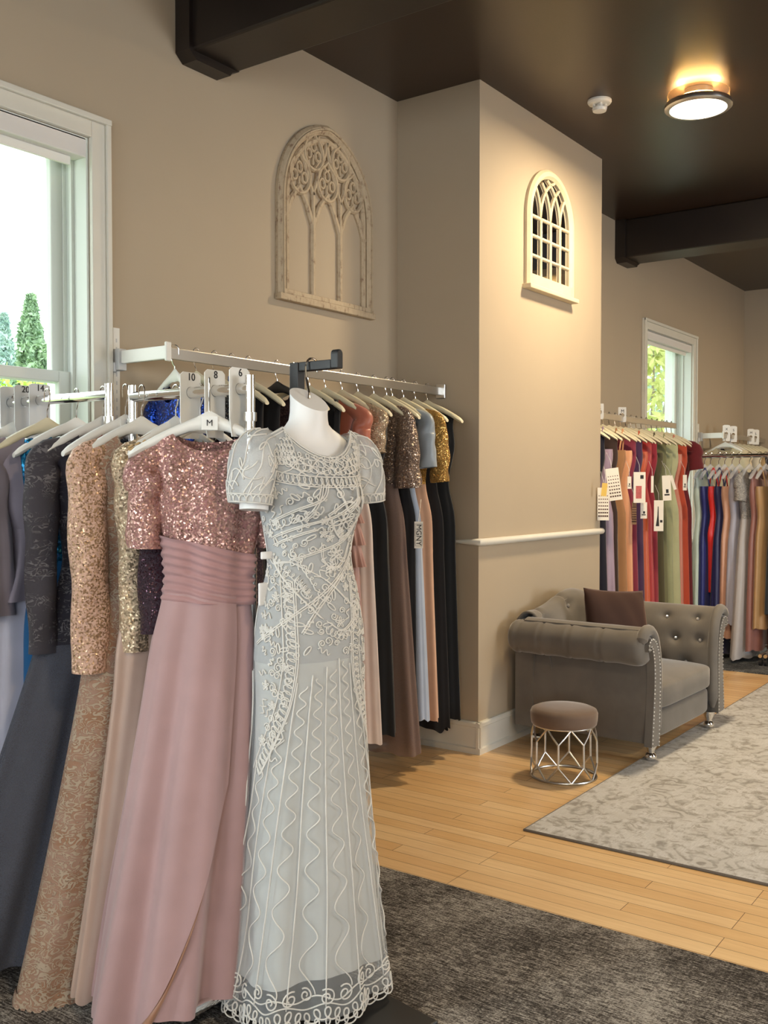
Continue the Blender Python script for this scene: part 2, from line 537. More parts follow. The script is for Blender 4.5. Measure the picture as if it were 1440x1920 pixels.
# ------------------------------------------------------------------ the room
struct(MB().box(WX0, WX1, WY0, WY, -0.12, 0.0).build('floor', M['floor'], smooth=False))
struct(MB().box(WX0, WX1, WY0, WY, CEIL, CEIL + 0.12).build('ceiling', M['ceiling'], smooth=False))

WIN = [(-1.81, -0.58), (1.29, 2.515), (8.393, 9.605)]   # openings in the left wall
WZ0, WZ1, TH = 0.93, 2.80, 0.26
b = MB(); x = WX0 - TH
for a, c in WIN:
    b.box(x, a, WY, WY + TH, 0, CEIL); b.box(a, c, WY, WY + TH, 0, WZ0); b.box(a, c, WY, WY + TH, WZ1, CEIL); x = c
b.box(x, WX1 + TH, WY, WY + TH, 0, CEIL)
struct(b.build('wall_left', M['wall'], smooth=False))
struct(MB().box(WX1, WX1 + TH, WY0 - TH, WY, 0, CEIL).build('wall_far', M['wall'], smooth=False))
b = MB(); b.box(WX0 - TH, 4.0, WY0 - TH, WY0, 0, CEIL); b.box(6.2, WX1, WY0 - TH, WY0, 0, CEIL); b.box(4.0, 6.2, WY0 - TH, WY0, 0, 0.8); b.box(4.0, 6.2, WY0 - TH, WY0, 2.75, CEIL)
struct(b.build('wall_right', M['wall'], smooth=False))
RW = [(-3.6, -2.2), (-1.6, -0.2), (0.6, 2.0)]
b = MB(); y = WY0
for a, c in RW:
    b.box(WX0 - TH, WX0, y, a, 0, CEIL); b.box(WX0 - TH, WX0, a, c, 0, 0.8); b.box(WX0 - TH, WX0, a, c, 2.9, CEIL); y = c
b.box(WX0 - TH, WX0, y, WY, 0, CEIL)
struct(b.build('wall_rear', M['wall'], smooth=False))
struct(MB().box(PX0, PX1, PY, WY, 0, CEIL).build('wall_pillar', M['wall'], smooth=False))

# baseboards: round the pillar and along the left wall
def base_prof(b, p0, p1, nrm):
    n = Vector(nrm); h = 0.172
    prof = [(0, 0), (0.026, 0), (0.026, 0.03), (0.016, 0.035), (0.016, h - 0.03), (0.022, h - 0.026), (0.022, h - 0.008), (0.014, h), (0, h)]
    rows = [[Vector(p) + n * d + Vector((0, 0, z)) for d, z in prof] for p in (p0, p1)]
    b.grid(rows, True, True, True)


b = MB()
base_prof(b, (PX0 - 0.0255, PY, 0), (PX1 + 0.0255, PY, 0), (0, -1, 0))
base_prof(b, (PX0, WY, 0), (PX0, PY - 0.0252, 0), (-1, 0, 0))
base_prof(b, (PX1, WY, 0), (PX1, PY - 0.0252, 0), (1, 0, 0))
struct(b.build('baseboard_pillar', M['trim'], angle=30))
b = MB()
base_prof(b, (WX0, WY, 0), (PX0, WY, 0), (0, -1, 0)); base_prof(b, (PX1, WY, 0), (WX1, WY, 0), (0, -1, 0))
struct(b.build('baseboard_left', M['trim'], angle=30))
b = MB(); base_prof(b, (WX1, WY0, 0), (WX1, WY, 0), (-1, 0, 0))
struct(b.build('baseboard_far', M['trim'], angle=30))
# chair rail bead across the pillar face, wrapping a hand's breadth round the corner
b = MB()
b.tube([(PX0 - 0.012, PY + 0.16, 1.140), (PX0 - 0.012, PY + 0.02, 1.140), (PX0 - 0.004, PY - 0.008, 1.140), (PX0 + 0.02, PY - 0.016, 1.140), (PX1 - 0.02, PY - 0.016, 1.140),
        (PX1 + 0.004, PY - 0.012, 1.140), (PX1 + 0.016, PY + 0.01, 1.140), (PX1 + 0.016, PY + 0.1, 1.140)], [0.006, 0.018, 0.02, 0.02, 0.02, 0.02, 0.02, 0.02], 14)
struct(b.build('trim_1', M['trim']))


def beam(n, x0, x1):
    b = MB(); b.box(x0, x1, WY0, WY, 3.285, CEIL)
    o = struct(b.build('ceiling_beam', M['beam'], smooth=False, bevel=0.012))
    b = MB()
    # bracket block under the beam where it meets the wall
    out = [(x0 - 0.02, CEIL), (x0 - 0.02, 3.285), (x0 + 0.02, 3.250), (x1 - 0.055, 3.250), (x1 - 0.045, 3.266), (x1 - 0.02, 3.276), (x1 + 0.0, 3.285), (x1, CEIL)]
    b.prism(out, WY - 0.085, WY)
    b.build('bracket', M['beam'], o, smooth=False)
    return o


beam(1, 2.99, 3.27)
beam(2, 7.73, 8.03)

# the carpets and the rug
struct(MB().box(WX0, 3.02, WY0, WY, 0, 0.007).build('floor_carpet_near', M['carpet'], smooth=False), 'charcoal heathered carpet laid under the near gown racks')
struct(MB().box(7.82, WX1, WY0, WY, 0, 0.007).build('floor_carpet_far', M['carpet_far'], smooth=False), 'slate grey carpet laid under the far gown racks')
rg = thing('area_rug', 'large pale grey distressed rug with worn floral pattern lying on the maple floor', 'rug', (3.695, -1.4, 0))
MB().box(0, 4.0, 0, 3.33, 0.0, 0.009).build('pile', M['rug'], rg, smooth=False)
b = MB(); b.tube([(0, 0, 0.0055), (4.0, 0, 0.0055), (4.0, 3.33, 0.0055), (0, 3.33, 0.0055)], 0.0055, 6, closed=True)
b.build('bound_edge', plain('rug_binding', srgb(104, 98, 92), 0.9), rg)


# ------------------------------------------------------------------ windows
def window(n, x0, x1, view=True):
    root = MB()
    cw = 0.085
    # casing: stepped moulding on the wall face, with a head
    for (a, c) in ((x0 - cw, x0), (x1, x1 + cw)):
        root.box(a, c, WY - 0.022, WY, WZ0 - 0.05, WZ1 + cw)
        o_ = a if a < x0 else c - 0.022
        root.box(o_, o_ + 0.022, WY - 0.036, WY - 0.022, WZ0 - 0.05, WZ1 + cw)
    root.box(x0, x1, WY - 0.022, WY, WZ1, WZ1 + cw)
    root.box(x0 - cw, x1 + cw, WY - 0.040, WY - 0.022, WZ1 + cw - 0.024, WZ1 + cw)
    root.box(x0 - cw - 0.03, x1 + cw + 0.03, WY - 0.06, WY + 0.08, WZ0 - 0.035, WZ0)   # stool
    w = struct(root.build('window_%d' % n, M['trim'], smooth=False, bevel=0.004))
    j = MB()
    j.box(x0, x0 + 0.012, WY, WY + TH, WZ0, WZ1); j.box(x1 - 0.012, x1, WY, WY + TH, WZ0, WZ1)
    j.box(x0 + 0.012, x1 - 0.012, WY, WY + TH, WZ1 - 0.012, WZ1); j.box(x0 + 0.012, x1 - 0.012, WY, WY + TH, WZ0, WZ0 + 0.012)
    # stops
    for a, c in ((x0 + 0.012, x0 + 0.026), (x1 - 0.026, x1 - 0.012)):
        j.box(a, c, WY + 0.075, WY + 0.09, WZ0, WZ1); j.box(a, c, WY + 0.125, WY + 0.135, WZ0, WZ1)
    j.build('jamb', M['sash'], w, smooth=False, bevel=0.002)
    mz = 1.87
    for nm, y, za, zb in (('lower_sash', WY + 0.092, WZ0 + 0.012, mz + 0.025), ('upper_sash', WY + 0.136, mz - 0.02, WZ1 - 0.012)):
        s_ = MB(); a, c = x0 + 0.014, x1 - 0.014
        s_.box(a, a + 0.062, y, y + 0.032, za, zb); s_.box(c - 0.062, c, y, y + 0.032, za, zb)
        s_.box(a + 0.062, c - 0.062, y, y + 0.032, zb - 0.045, zb); s_.box(a + 0.062, c - 0.062, y, y + 0.032, za, za + 0.045)
        if n == 3:
            mx = (a + c) / 2 - 0.245
            s_.box(mx - 0.022, mx + 0.022, y + 0.004, y + 0.028, za + 0.045, zb - 0.045)
        so = s_.build(nm, M['sash'], w, smooth=False, bevel=0.005)
        MB().box(a + 0.062, c - 0.062, y + 0.014, y + 0.017, za + 0.045, zb - 0.045).build('pane', M['pane'], so, smooth=False)
    return w


for i, (a, c) in enumerate(WIN): window(i + 1, a, c)
for k, (x0, x1, lab) in enumerate(((1.30, 2.508, 'white roller blind cassette at the top of the near left window'),
                                   (8.40, 9.598, 'white roller blind cassette at the top of the small far window'))):
    t = thing('roller_blind', lab, 'blind', ((x0 + x1) / 2, WY + 0.035, 2.70), 0, 'roller blinds in the window heads')
    h = (x1 - x0) / 2
    MB().box(-h, h, -0.035, 0.045, 0.022, 0.100).build('cassette', M['blind'], t, smooth=False, bevel=0.006)
    MB().box(-h + 0.02, h - 0.05, 0.0, 0.014, -0.012, 0.022).build('bottom_bar', M['white_pl'], t, smooth=False, bevel=0.003)
# the rear windows (behind the camera)
b = MB()
for a, c in RW:
    for (p, q, r, s_) in ((a, a + 0.06, 0.8, 2.9), (c - 0.06, c, 0.8, 2.9), (a + 0.06, c - 0.06, 0.8, 0.86), (a + 0.06, c - 0.06, 2.84, 2.9), (a + 0.06, c - 0.06, 1.85, 1.9)):
        b.box(WX0 - 0.12, WX0 - 0.06, p, q, r, s_)
struct(b.build('window_4', M['sash'], smooth=False))

# ------------------------------------------------------------------ outside: trees, hedge, neighbouring house
def leaf_mat(name, a, c):
    m, nt, bs = nodes_of(name)
    n = noise(nt, coords(nt), 4, 5, 0.7)
    L(nt, ramp(nt, n.outputs[0], [(0.35, a), (0.65, c)]), bs.inputs['Base Color'])
    bs.inputs['Roughness'].default_value = 0.75
    bs.inputs['Subsurface Weight'].default_value = 0.0
    bs.inputs['Transmission Weight'].default_value = 0.0
    return m


def leaf_cloud(shape, count, size, seed):
    """many small leaf blades spread through a crown given by shape(rng) -> (point, outward)"""
    r = random.Random(seed); b = MB(); V = []; F = []
    for k in range(count):
        p = Vector(shape(r)); s = size * r.uniform(0.6, 1.3)
        d = Vector((r.gauss(0, 1), r.gauss(0, 1), r.gauss(0, 0.7))).normalized(); e = d.orthogonal().normalized()
        e = (Matrix.Rotation(r.uniform(0, 6.28), 3, d) @ e)
        q = d.cross(e)
        i = len(V)
        V += [p - e * s, p + q * s * 0.45, p + e * s, p - q * s * 0.45]; F.append((i, i + 1, i + 2, i + 3))
    return b.add(V, F)


G_con = leaf_mat('conifer_green', srgb(120, 150, 120), srgb(176, 200, 168))
G_blu = leaf_mat('blue_conifer', srgb(150, 182, 176), srgb(196, 216, 208))
G_hed = leaf_mat('hedge_green', srgb(158, 196, 70), srgb(214, 236, 130))
G_yel = leaf_mat('maple_leaf_green', srgb(176, 186, 110), srgb(226, 230, 160))
BARK = plain('bark', srgb(150, 140, 130), 0.9)


def at_xy(u, v, dep):
    """world point seen at frame position (u, v) at the given depth"""
    f0 = Vector((math.cos(YAW), math.sin(YAW), 0)); r_ = Vector((math.sin(YAW), -math.cos(YAW), 0))
    f = f0 * math.cos(PITCH) - Vector((0, 0, math.sin(PITCH)))
    up = r_.cross(f)
    return Vector((0, 0, EYE)) + (f + r_ * ((u - 720) / FPX) - up * ((v - 960) / FPX)) * dep


GZ = -2.6   # the shop stands above the street behind it


def conifer(base, h, r0, mat, label, seed):
    t = thing('conifer_tree', label, 'tree', base)

    def shp(r):
        z = r.random() ** 1.25; a = r.uniform(0, 6.28)
        tier = 0.66 + 0.22 * math.sin(z * 40 + 3 * math.sin(3 * a)) + 0.20 * math.sin(5 * a + 17 * z) * r.random()
        q = r0 * (1 - z) ** 0.85 * tier * math.sqrt(r.uniform(0.25, 1)) + 0.03
        return (q * math.cos(a), q * math.sin(a), h * (0.08 + 0.92 * z) - 0.25 * q)
    leaf_cloud(shp, 17000, 0.085, seed).build('crown', mat, t, smooth=False)
    MB().tube([(0, 0, 0), (0, 0, h * 0.95)], [0.2, 0.02], 8).build('trunk', BARK, t)


for u, v, dep, r0, mat, lab in ((58, 555, 17, 1.45, G_con, 'tallest green conifer seen through the near window'), (8, 588, 22.5, 1.4, G_blu, 'blue green conifer at the left edge of the near window'),
                                (-75, 560, 27, 1.4, G_con, 'green conifer cut off by the left edge of the photo')):
    p = at_xy(u, v, dep)
    conifer((p.x, p.y, GZ), p.z - GZ, r0, mat, lab, int(u + 99))


def broad(base, h, r0, mat, label, seed, n=7000, leaf=0.09):
    t = thing('broadleaf_tree', label, 'tree', base)
    rr = random.Random(seed); blobs = [(rr.uniform(-.7, .7) * r0, rr.uniform(-.7, .7) * r0, h * rr.uniform(0.42, 0.95), r0 * rr.uniform(0.3, 0.55)) for _ in range(16)]

    def shp(r):
        x, y, z, q = r.choice(blobs)
        d = Vector((r.gauss(0, 1), r.gauss(0, 1), r.gauss(0, 1))).normalized() * q * r.uniform(0.5, 1) ** 0.5
        return (x + d.x, y + d.y, z + d.z)
    leaf_cloud(shp, n, leaf, seed).build('crown', mat, t, smooth=False)
    b = MB(); b.tube([(0, 0, 0), (0.05, 0, h * 0.4), (0, 0.05, h * 0.7)], [0.16, 0.11, 0.04], 8)
    for x, y, z, q in blobs[:9]:
        b.tube([(0.03, 0, h * 0.38), (x * 0.5, y * 0.5, (z + h * 0.38) / 2 + 0.1), (x, y, z)], [0.06, 0.04, 0.012], 6)
    b.build('trunk', BARK, t)


for u, v, dep, r0, lab, sd in ((1222, 640, 15, 1.5, 'yellow green leafy tree outside the small far window', 5), (1250, 690, 21, 2.2, 'pale leafy tree standing farther back outside the small far window', 8)):
    p = at_xy(u, v, dep)
    broad((p.x, p.y, GZ), p.z - GZ + 0.9, r0, G_yel if sd == 5 else G_con, lab, sd, 6500, 0.10)
# clipped hedge above the neighbour's wall
p = at_xy(40, 712, 12.0)
hd = thing('hedge', 'bright green clipped hedge beyond the near window', 'hedge', (p.x, p.y, GZ))
leaf_cloud(lambda r: (r.uniform(-3.6, 3.6), r.uniform(-0.5, 0.5), (p.z - GZ) * (0.3 + 0.7 * r.random()) + 0.12 * math.sin(r.uniform(0, 9))), 26000, 0.06, 3).build('foliage', G_hed, hd, smooth=False)
MB().box(-3.5, 3.5, -0.4, 0.4, 0, (p.z - GZ) * 0.9).build('inner_growth', G_hed, hd, smooth=False)
# neighbour: white lapped siding
q = at_xy(30, 732, 9.0)
nb = thing('neighbouring_house', 'white lap sided house wall beyond the near window', 'house', (q.x, q.y, GZ), 0)
b = MB(); hgt = q.z - GZ; z = 0.0
while z < hgt - 0.02:
    z2 = min(z + 0.115, hgt)
    b.grid([[(-2.6, 0, z), (2.2, 0, z)], [(-2.6, 0.022, z2), (2.2, 0.022, z2)], [(-2.6, 0.03, z2), (2.2, 0.03, z2)]])
    z = z2
b.box(-2.6, 2.2, 0.03, 0.5, 0, hgt)
b.build('siding', plain('white_siding', (0.80, 0.80, 0.76), 0.6), nb, smooth=False)
gr = MB().box(-30, 60, WY + 1.0, 80, GZ - 0.1, GZ).build('ground_outside', plain('lawn', srgb(150, 170, 110), 0.9, var=0.2), smooth=False)
struct(gr)

# ------------------------------------------------------------------ ceiling lamp and detector
def lamp(x, y, label):
    t = thing('ceiling_lamp', label, 'lamp', (x, y, CEIL), 0, 'flush ceiling lamps')
    R = 0.172
    MB().lathe([(0.075, -0.002), (0.075, -0.03), (0.03, -0.032)], 32).build('canopy', M['silver'], t)
    amber = lamp.mat
    MB().lathe([(R - 0.012, -0.018), (R - 0.010, -0.075)], 48, cap0=False, cap1=False).build('glass_side', amber, t, solid=0.004)
    MB().lathe([(R - 0.016, -0.070), (R, -0.072), (R + 0.006, -0.080), (R + 0.006, -0.098), (R - 0.004, -0.106), (R - 0.022, -0.106), (R - 0.024, -0.090), (R - 0.016, -0.070)], 56, cap0=False, cap1=False).build('rim', M['silver'], t)
    MB().lathe([(R - 0.022, -0.092), (R * 0.75, -0.112), (R * 0.4, -0.122), (0.002, -0.125)], 48, cap0=False).build('diffuser', lamp.glow, t)
    pl = bpy.data.lights.new('lamp_light', 'AREA'); pl.shape = 'DISK'; pl.size = 0.30; pl.energy = lamp.power; pl.color = (1.0, 0.78, 0.50); pl.spread = PI
    o = bpy.data.objects.new('lamp_light', pl); COL.objects.link(o); o.parent = t; o.location = (0, 0, -0.128)
    bb_ = MB(); bb_.tube([(0.105 * math.cos(2 * PI * k / 40), 0.105 * math.sin(2 * PI * k / 40), -0.052) for k in range(40)], 0.010, 8, closed=True)
    bb_.build('ring_bulb', lamp.ring, t)
    return t


def amber_mat():
    m, nt, bs = nodes_of('amber_glass')
    out = nt.nodes['Material Output']
    tr = N(nt, 'ShaderNodeBsdfTransparent'); tr.inputs[0].default_value = (1.0, 0.92, 0.78, 1)
    mx = N(nt, 'ShaderNodeMixShader'); mx.inputs[0].default_value = 0.28
    bs.inputs['Base Color'].default_value = (0.6, 0.48, 0.38, 1); bs.inputs['Roughness'].default_value = 0.2
    L(nt, tr.outputs[0], mx.inputs[1]); L(nt, bs.outputs[0], mx.inputs[2]); L(nt, mx.outputs[0], out.inputs[0])
    return m


lamp.mat = amber_mat()
lamp.glow = emit('lamp_diffuser', (1.0, 0.86, 0.62), 9.0)
lamp.ring = emit('lamp_ring_bulb', (1.0, 0.68, 0.25), 60.0)
lamp.power = 70
lamp(5.433, 1.80, 'round flush ceiling lamp glowing warm on the dark ceiling')
for x, y in ((0.7, -1.2), (5.4, -2.4), (10.0, 0.4)):
    lamp(x, y, 'round flush ceiling lamp outside the view of the photo')

t = thing('smoke_detector', 'white smoke detector on the dark ceiling beside the lamp', 'smoke detector', (5.264, 2.298, CEIL))
MB().lathe([(0.066, 0), (0.067, -0.010), (0.060, -0.020), (0.040, -0.024)], 36).build('base_plate', M['white_pl'], t)
b = MB()
for k in range(5):
    a = 2 * PI * k / 5
    b.tube([(0.034 * math.cos(a), 0.034 * math.sin(a), -0.022), (0.034 * math.cos(a), 0.034 * math.sin(a), -0.046)], 0.008, 6)
b.lathe([(0.020, -0.02), (0.020, -0.044)], 20)
b.build('vents', M['white_pl'], t)
MB().lathe([(0.038, -0.040), (0.041, -0.046), (0.037, -0.060), (0.002, -0.063)], 32).build('cap', M['white_pl'], t)


# ------------------------------------------------------------------ arch plaque with tracery (on the left wall)
def arc(cx, cz, r, a0, a1, n=16):
    return [(cx + r * math.cos(a0 + (a1 - a0) * i / n), cz + r * math.sin(a0 + (a1 - a0) * i / n)) for i in range(n + 1)]


def bar(b, pts, w, y0, y1, closed=False):
    """a flat-faced moulded bar following an (x, z) polyline; y0 is the wall side"""
    P = [Vector((p[0], p[1])) for p in pts]; m = len(P); rows = []
    for i in range(m):
        a = P[(i - 1) % m] if (closed or i) else P[i]; c = P[(i + 1) % m] if (closed or i < m - 1) else P[i]
        t = (c - a); t = t.normalized() if t.length > 1e-9 else Vector((1, 0)); n = Vector((-t.y, t.x)); p = P[i]
        hw = w / 2; ym = y0 + (y1 - y0) * 0.55
        rows.append([(*(p - n * hw), y0), (*(p - n * hw), ym), (*(p - n * hw * 0.45), y1), (*(p + n * hw * 0.45), y1), (*(p + n * hw), ym), (*(p + n * hw), y0)])
    rows = [[(x, y, z) for x, z, y in r] for r in rows]
    if closed: rows.append(rows[0])
    b.grid(rows, True, not closed, not closed)


def arch_outline(w, zs, r=None, n=14):
    """from bottom left up over a slightly pointed arch and down: half width w, spring height zs"""
    r = r or w * 1.14
    c = r - w; top = math.acos(c / r)
    return [(-w, 0.0), (-w, zs * 0.5)] + arc(c, zs, r, PI, PI - top, n) + arc(-c, zs, r, top, 0, n)[1:] + [(w, zs * 0.5), (w, 0.0)]


pq = thing('arched_wall_plaque', 'distressed cream arched plaque with carved tracery on the tan wall', 'wall decor', (3.98, WY, 2.365))
Wd, ZS = 0.355, 0.475
b = MB(); out = arch_outline(Wd, ZS)
bar(b, out, 0.05, 0, -0.032); bar(b, arch_outline(Wd - 0.045, ZS), 0.032, 0, -0.020); bar(b, arch_outline(Wd + 0.0, ZS), 0.018, 0, -0.040)
b.build('frame', M['plaque'], pq, angle=25)
b = MB(); b.box(-Wd - 0.03, Wd + 0.03, -0.040, 0, -0.028, 0.004); b.box(-Wd - 0.012, Wd + 0.012, -0.030, 0, 0.004, 0.030)
b.build('sill', M['plaque'], pq, smooth=False, bevel=0.005)
b = MB()
cxs = (-0.215, 0.0, 0.215); zl = 0.40
for xm in (-0.108, 0.108): bar(b, [(xm, 0.02), (xm, zl + 0.02)], 0.036, 0, -0.020)
for xm in (-0.312, 0.312): bar(b, [(xm, 0.02), (xm, zl + 0.03)], 0.02, 0, -0.014)
for cx_ in cxs:   # three lancet heads
    bar(b, [(cx_ - 0.105, zl - 0.02), (cx_ - 0.06, zl + 0.075), (cx_, zl + 0.150), (cx_ + 0.06, zl + 0.075), (cx_ + 0.105, zl - 0.02)], 0.034, 0, -0.018)
b.build('lancet_bars', M['plaque'], pq, angle=25)
b = MB()


def foil(cx_, cz, s):
    """a pointed circle with leaf lobes inside"""
    bar(b, [(cx_ + s * 1.0 * math.cos(a) * (1 if True else 1), cz + s * 1.12 * math.sin(a) + (s * 0.25 if abs(a - PI / 2) < 0.2 else 0)) for a in [2 * PI * i / 20 for i in range(20)]], s * 0.30, 0, -0.022, True)
    for a in (PI / 2, PI * 1.05, PI * 1.95):
        x, z = cx_ + s * 0.50 * math.cos(a), cz + s * 0.50 * math.sin(a)
        bar(b, [(x + s * 0.26 * math.cos(q), z + s * 0.32 * math.sin(q)) for q in [2 * PI * i / 10 for i in range(10)]], s * 0.22, 0, -0.016, True)
    bar(b, [(cx_, cz - s * 0.8), (cx_, cz - s * 0.1)], s * 0.2, 0, -0.014)


for cx_ in cxs: foil(cx_, zl + 0.205 if cx_ else zl + 0.21, 0.078)
foil(-0.108, zl + 0.335, 0.072); foil(0.108, zl + 0.335, 0.072)
for sx in (-1, 1):
    bar(b, [(sx * 0.108, zl + 0.02), (sx * 0.108, zl + 0.14), (sx * 0.06, zl + 0.25), (sx * 0.012, zl + 0.36), (0, zl + 0.42)], 0.026, 0, -0.018)
    bar(b, [(sx * 0.108, zl + 0.13), (sx * 0.17, zl + 0.26), (sx * 0.205, zl + 0.34)], 0.024, 0, -0.018)
    bar(b, [(sx * 0.30, zl + 0.0), (sx * 0.298, zl + 0.15)], 0.022, 0, -0.016)
    bar(b, [(0, zl + 0.27), (sx * 0.05, zl + 0.315), (sx * 0.108, zl + 0.25)], 0.018, 0, -0.015)
    bar(b, [(sx * 0.03, zl + 0.40), (sx * 0.075, zl + 0.425)], 0.03, 0, -0.018)
b.build('tracery', M['plaque'], pq, angle=25)

# ------------------------------------------------------------------ arched mirror (on the pillar)
mr = thing('arched_window_mirror', 'small cream arched window pane mirror on the pillar', 'mirror', (5.43, PY, 2.600))
mw, ms = 0.278, 0.400
b = MB(); bar(b, arch_outline(mw, ms, mw * 1.02), 0.055, 0, -0.034)
b.box(-mw + 0.01, mw - 0.01, -0.034, 0, -0.005, 0.06)
b.build('frame', M['cream_frame'], mr, angle=25)
MB().box(-mw - 0.045, mw + 0.045, -0.055, 0, -0.03, -0.004).build('sill', M['cream_frame'], mr, smooth=False, bevel=0.004)
oin = arch_outline(mw - 0.02, ms, (mw - 0.02) * 1.02)
MB().prism(oin, -0.010, -0.002).build('glass', M['mirror'], mr, smooth=False)
b = MB(); iw = mw - 0.025; cs = [-iw + 2 * iw * k / 4 for k in (1, 2, 3)]
for xm in cs: bar(b, [(xm, 0.05), (xm, ms)], 0.020, -0.008, -0.024)
for k in range(1, 4): bar(b, [(-iw, 0.06 + (ms - 0.06) * k / 3), (iw, 0.06 + (ms - 0.06) * k / 3)], 0.020, -0.008, -0.022)
r_ = iw * 1.02
for xm in cs:    # crossing arcs springing from each upright, cut at the frame
    for sg in (1, -1):
        pts = []
        for i in range(25):
            a = i / 24 * PI / 2
            x_, z_ = xm + sg * (r_ - r_ * math.cos(a)), ms + r_ * math.sin(a)
            if math.hypot(x_, z_ - ms) > iw + 0.004: break
            pts.append((x_, z_))
        if len(pts) > 2: bar(b, pts, 0.017, -0.008, -0.022)
b.build('muntins', M['cream_frame'], mr, angle=25)


# ------------------------------------------------------------------ sofa chair
SFX, SFY, SFR = 5.465, 2.215, math.radians(-1.5)
sf = thing('tufted_armchair', 'wide taupe velvet armchair with rolled arms and crystal button tufting', 'armchair', (SFX, SFY, 0.0), SFR)
S = M['sofa']; HF = -0.385   # front plane of the arms (local y)


def soft_box(x0, x1, y0, y1, z0, z1, r, crown=0.0, nx=14, ny=14, nz=6):
    """rounded upholstered block with a crowned top"""
    b = MB(); c = Vector(((x0 + x1) / 2, (y0 + y1) / 2, (z0 + z1) / 2)); h = Vector(((x1 - x0) / 2, (y1 - y0) / 2, (z1 - z0) / 2))
    nl, nm = 24, 48; rows = []
    for i in range(nl + 1):
        la = -PI / 2 + PI * i / nl; row = []
        for j in range(nm):
            lo = 2 * PI * j / nm
            d = Vector((math.cos(la) * math.cos(lo), math.cos(la) * math.sin(lo), math.sin(la)))
            e = 0.22
            q = Vector([math.copysign(abs(k) ** e, k) for k in d]) if True else d
            mx_ = max(abs(q.x), abs(q.y), abs(q.z)); q = q / (sum(abs(k) ** 9 for k in q) ** (1 / 9))
            p = Vector((c.x + q.x * h.x, c.y + q.y * h.y, c.z + q.z * h.z))
            if q.z > 0.3: p.z += crown * max(0, 1 - (q.x * 0.98) ** 2) * max(0, 1 - (q.y * 0.98) ** 2)
            row.append(p)
        rows.append(row)
    return b.grid(rows, True, True, True)


soft_box(-0.405, 0.405, HF - 0.005, 0.22, 0.262, 0.395, 0.03, 0.045).build('seat_cushion', S, sf, angle=180)
soft_box(-0.44, 0.44, HF + 0.015, 0.40, 0.105, 0.262, 0.03).build('seat_base', S, sf, angle=180)


def tufted(nu, nv, fn, buttons, depth, width):
    """padded sheet fn(u, v) -> (point, normal) with dimples at the (u, v) buttons, and the button points"""
    rows = []
    for i in range(nv + 1):
        row = []
        for j in range(nu + 1):
            u, v = j / nu, i / nv
            p, n = fn(u, v); k = 0
            for (bu, bv, su, sv) in buttons:
                d2 = ((u - bu) * su) ** 2 + ((v - bv) * sv) ** 2
                k += math.exp(-d2 / (width * width)) + 0.35 * math.exp(-d2 / (6 * width * width))
            row.append(Vector(p) - Vector(n) * depth * min(1.35, k))
        rows.append(row)
    return rows


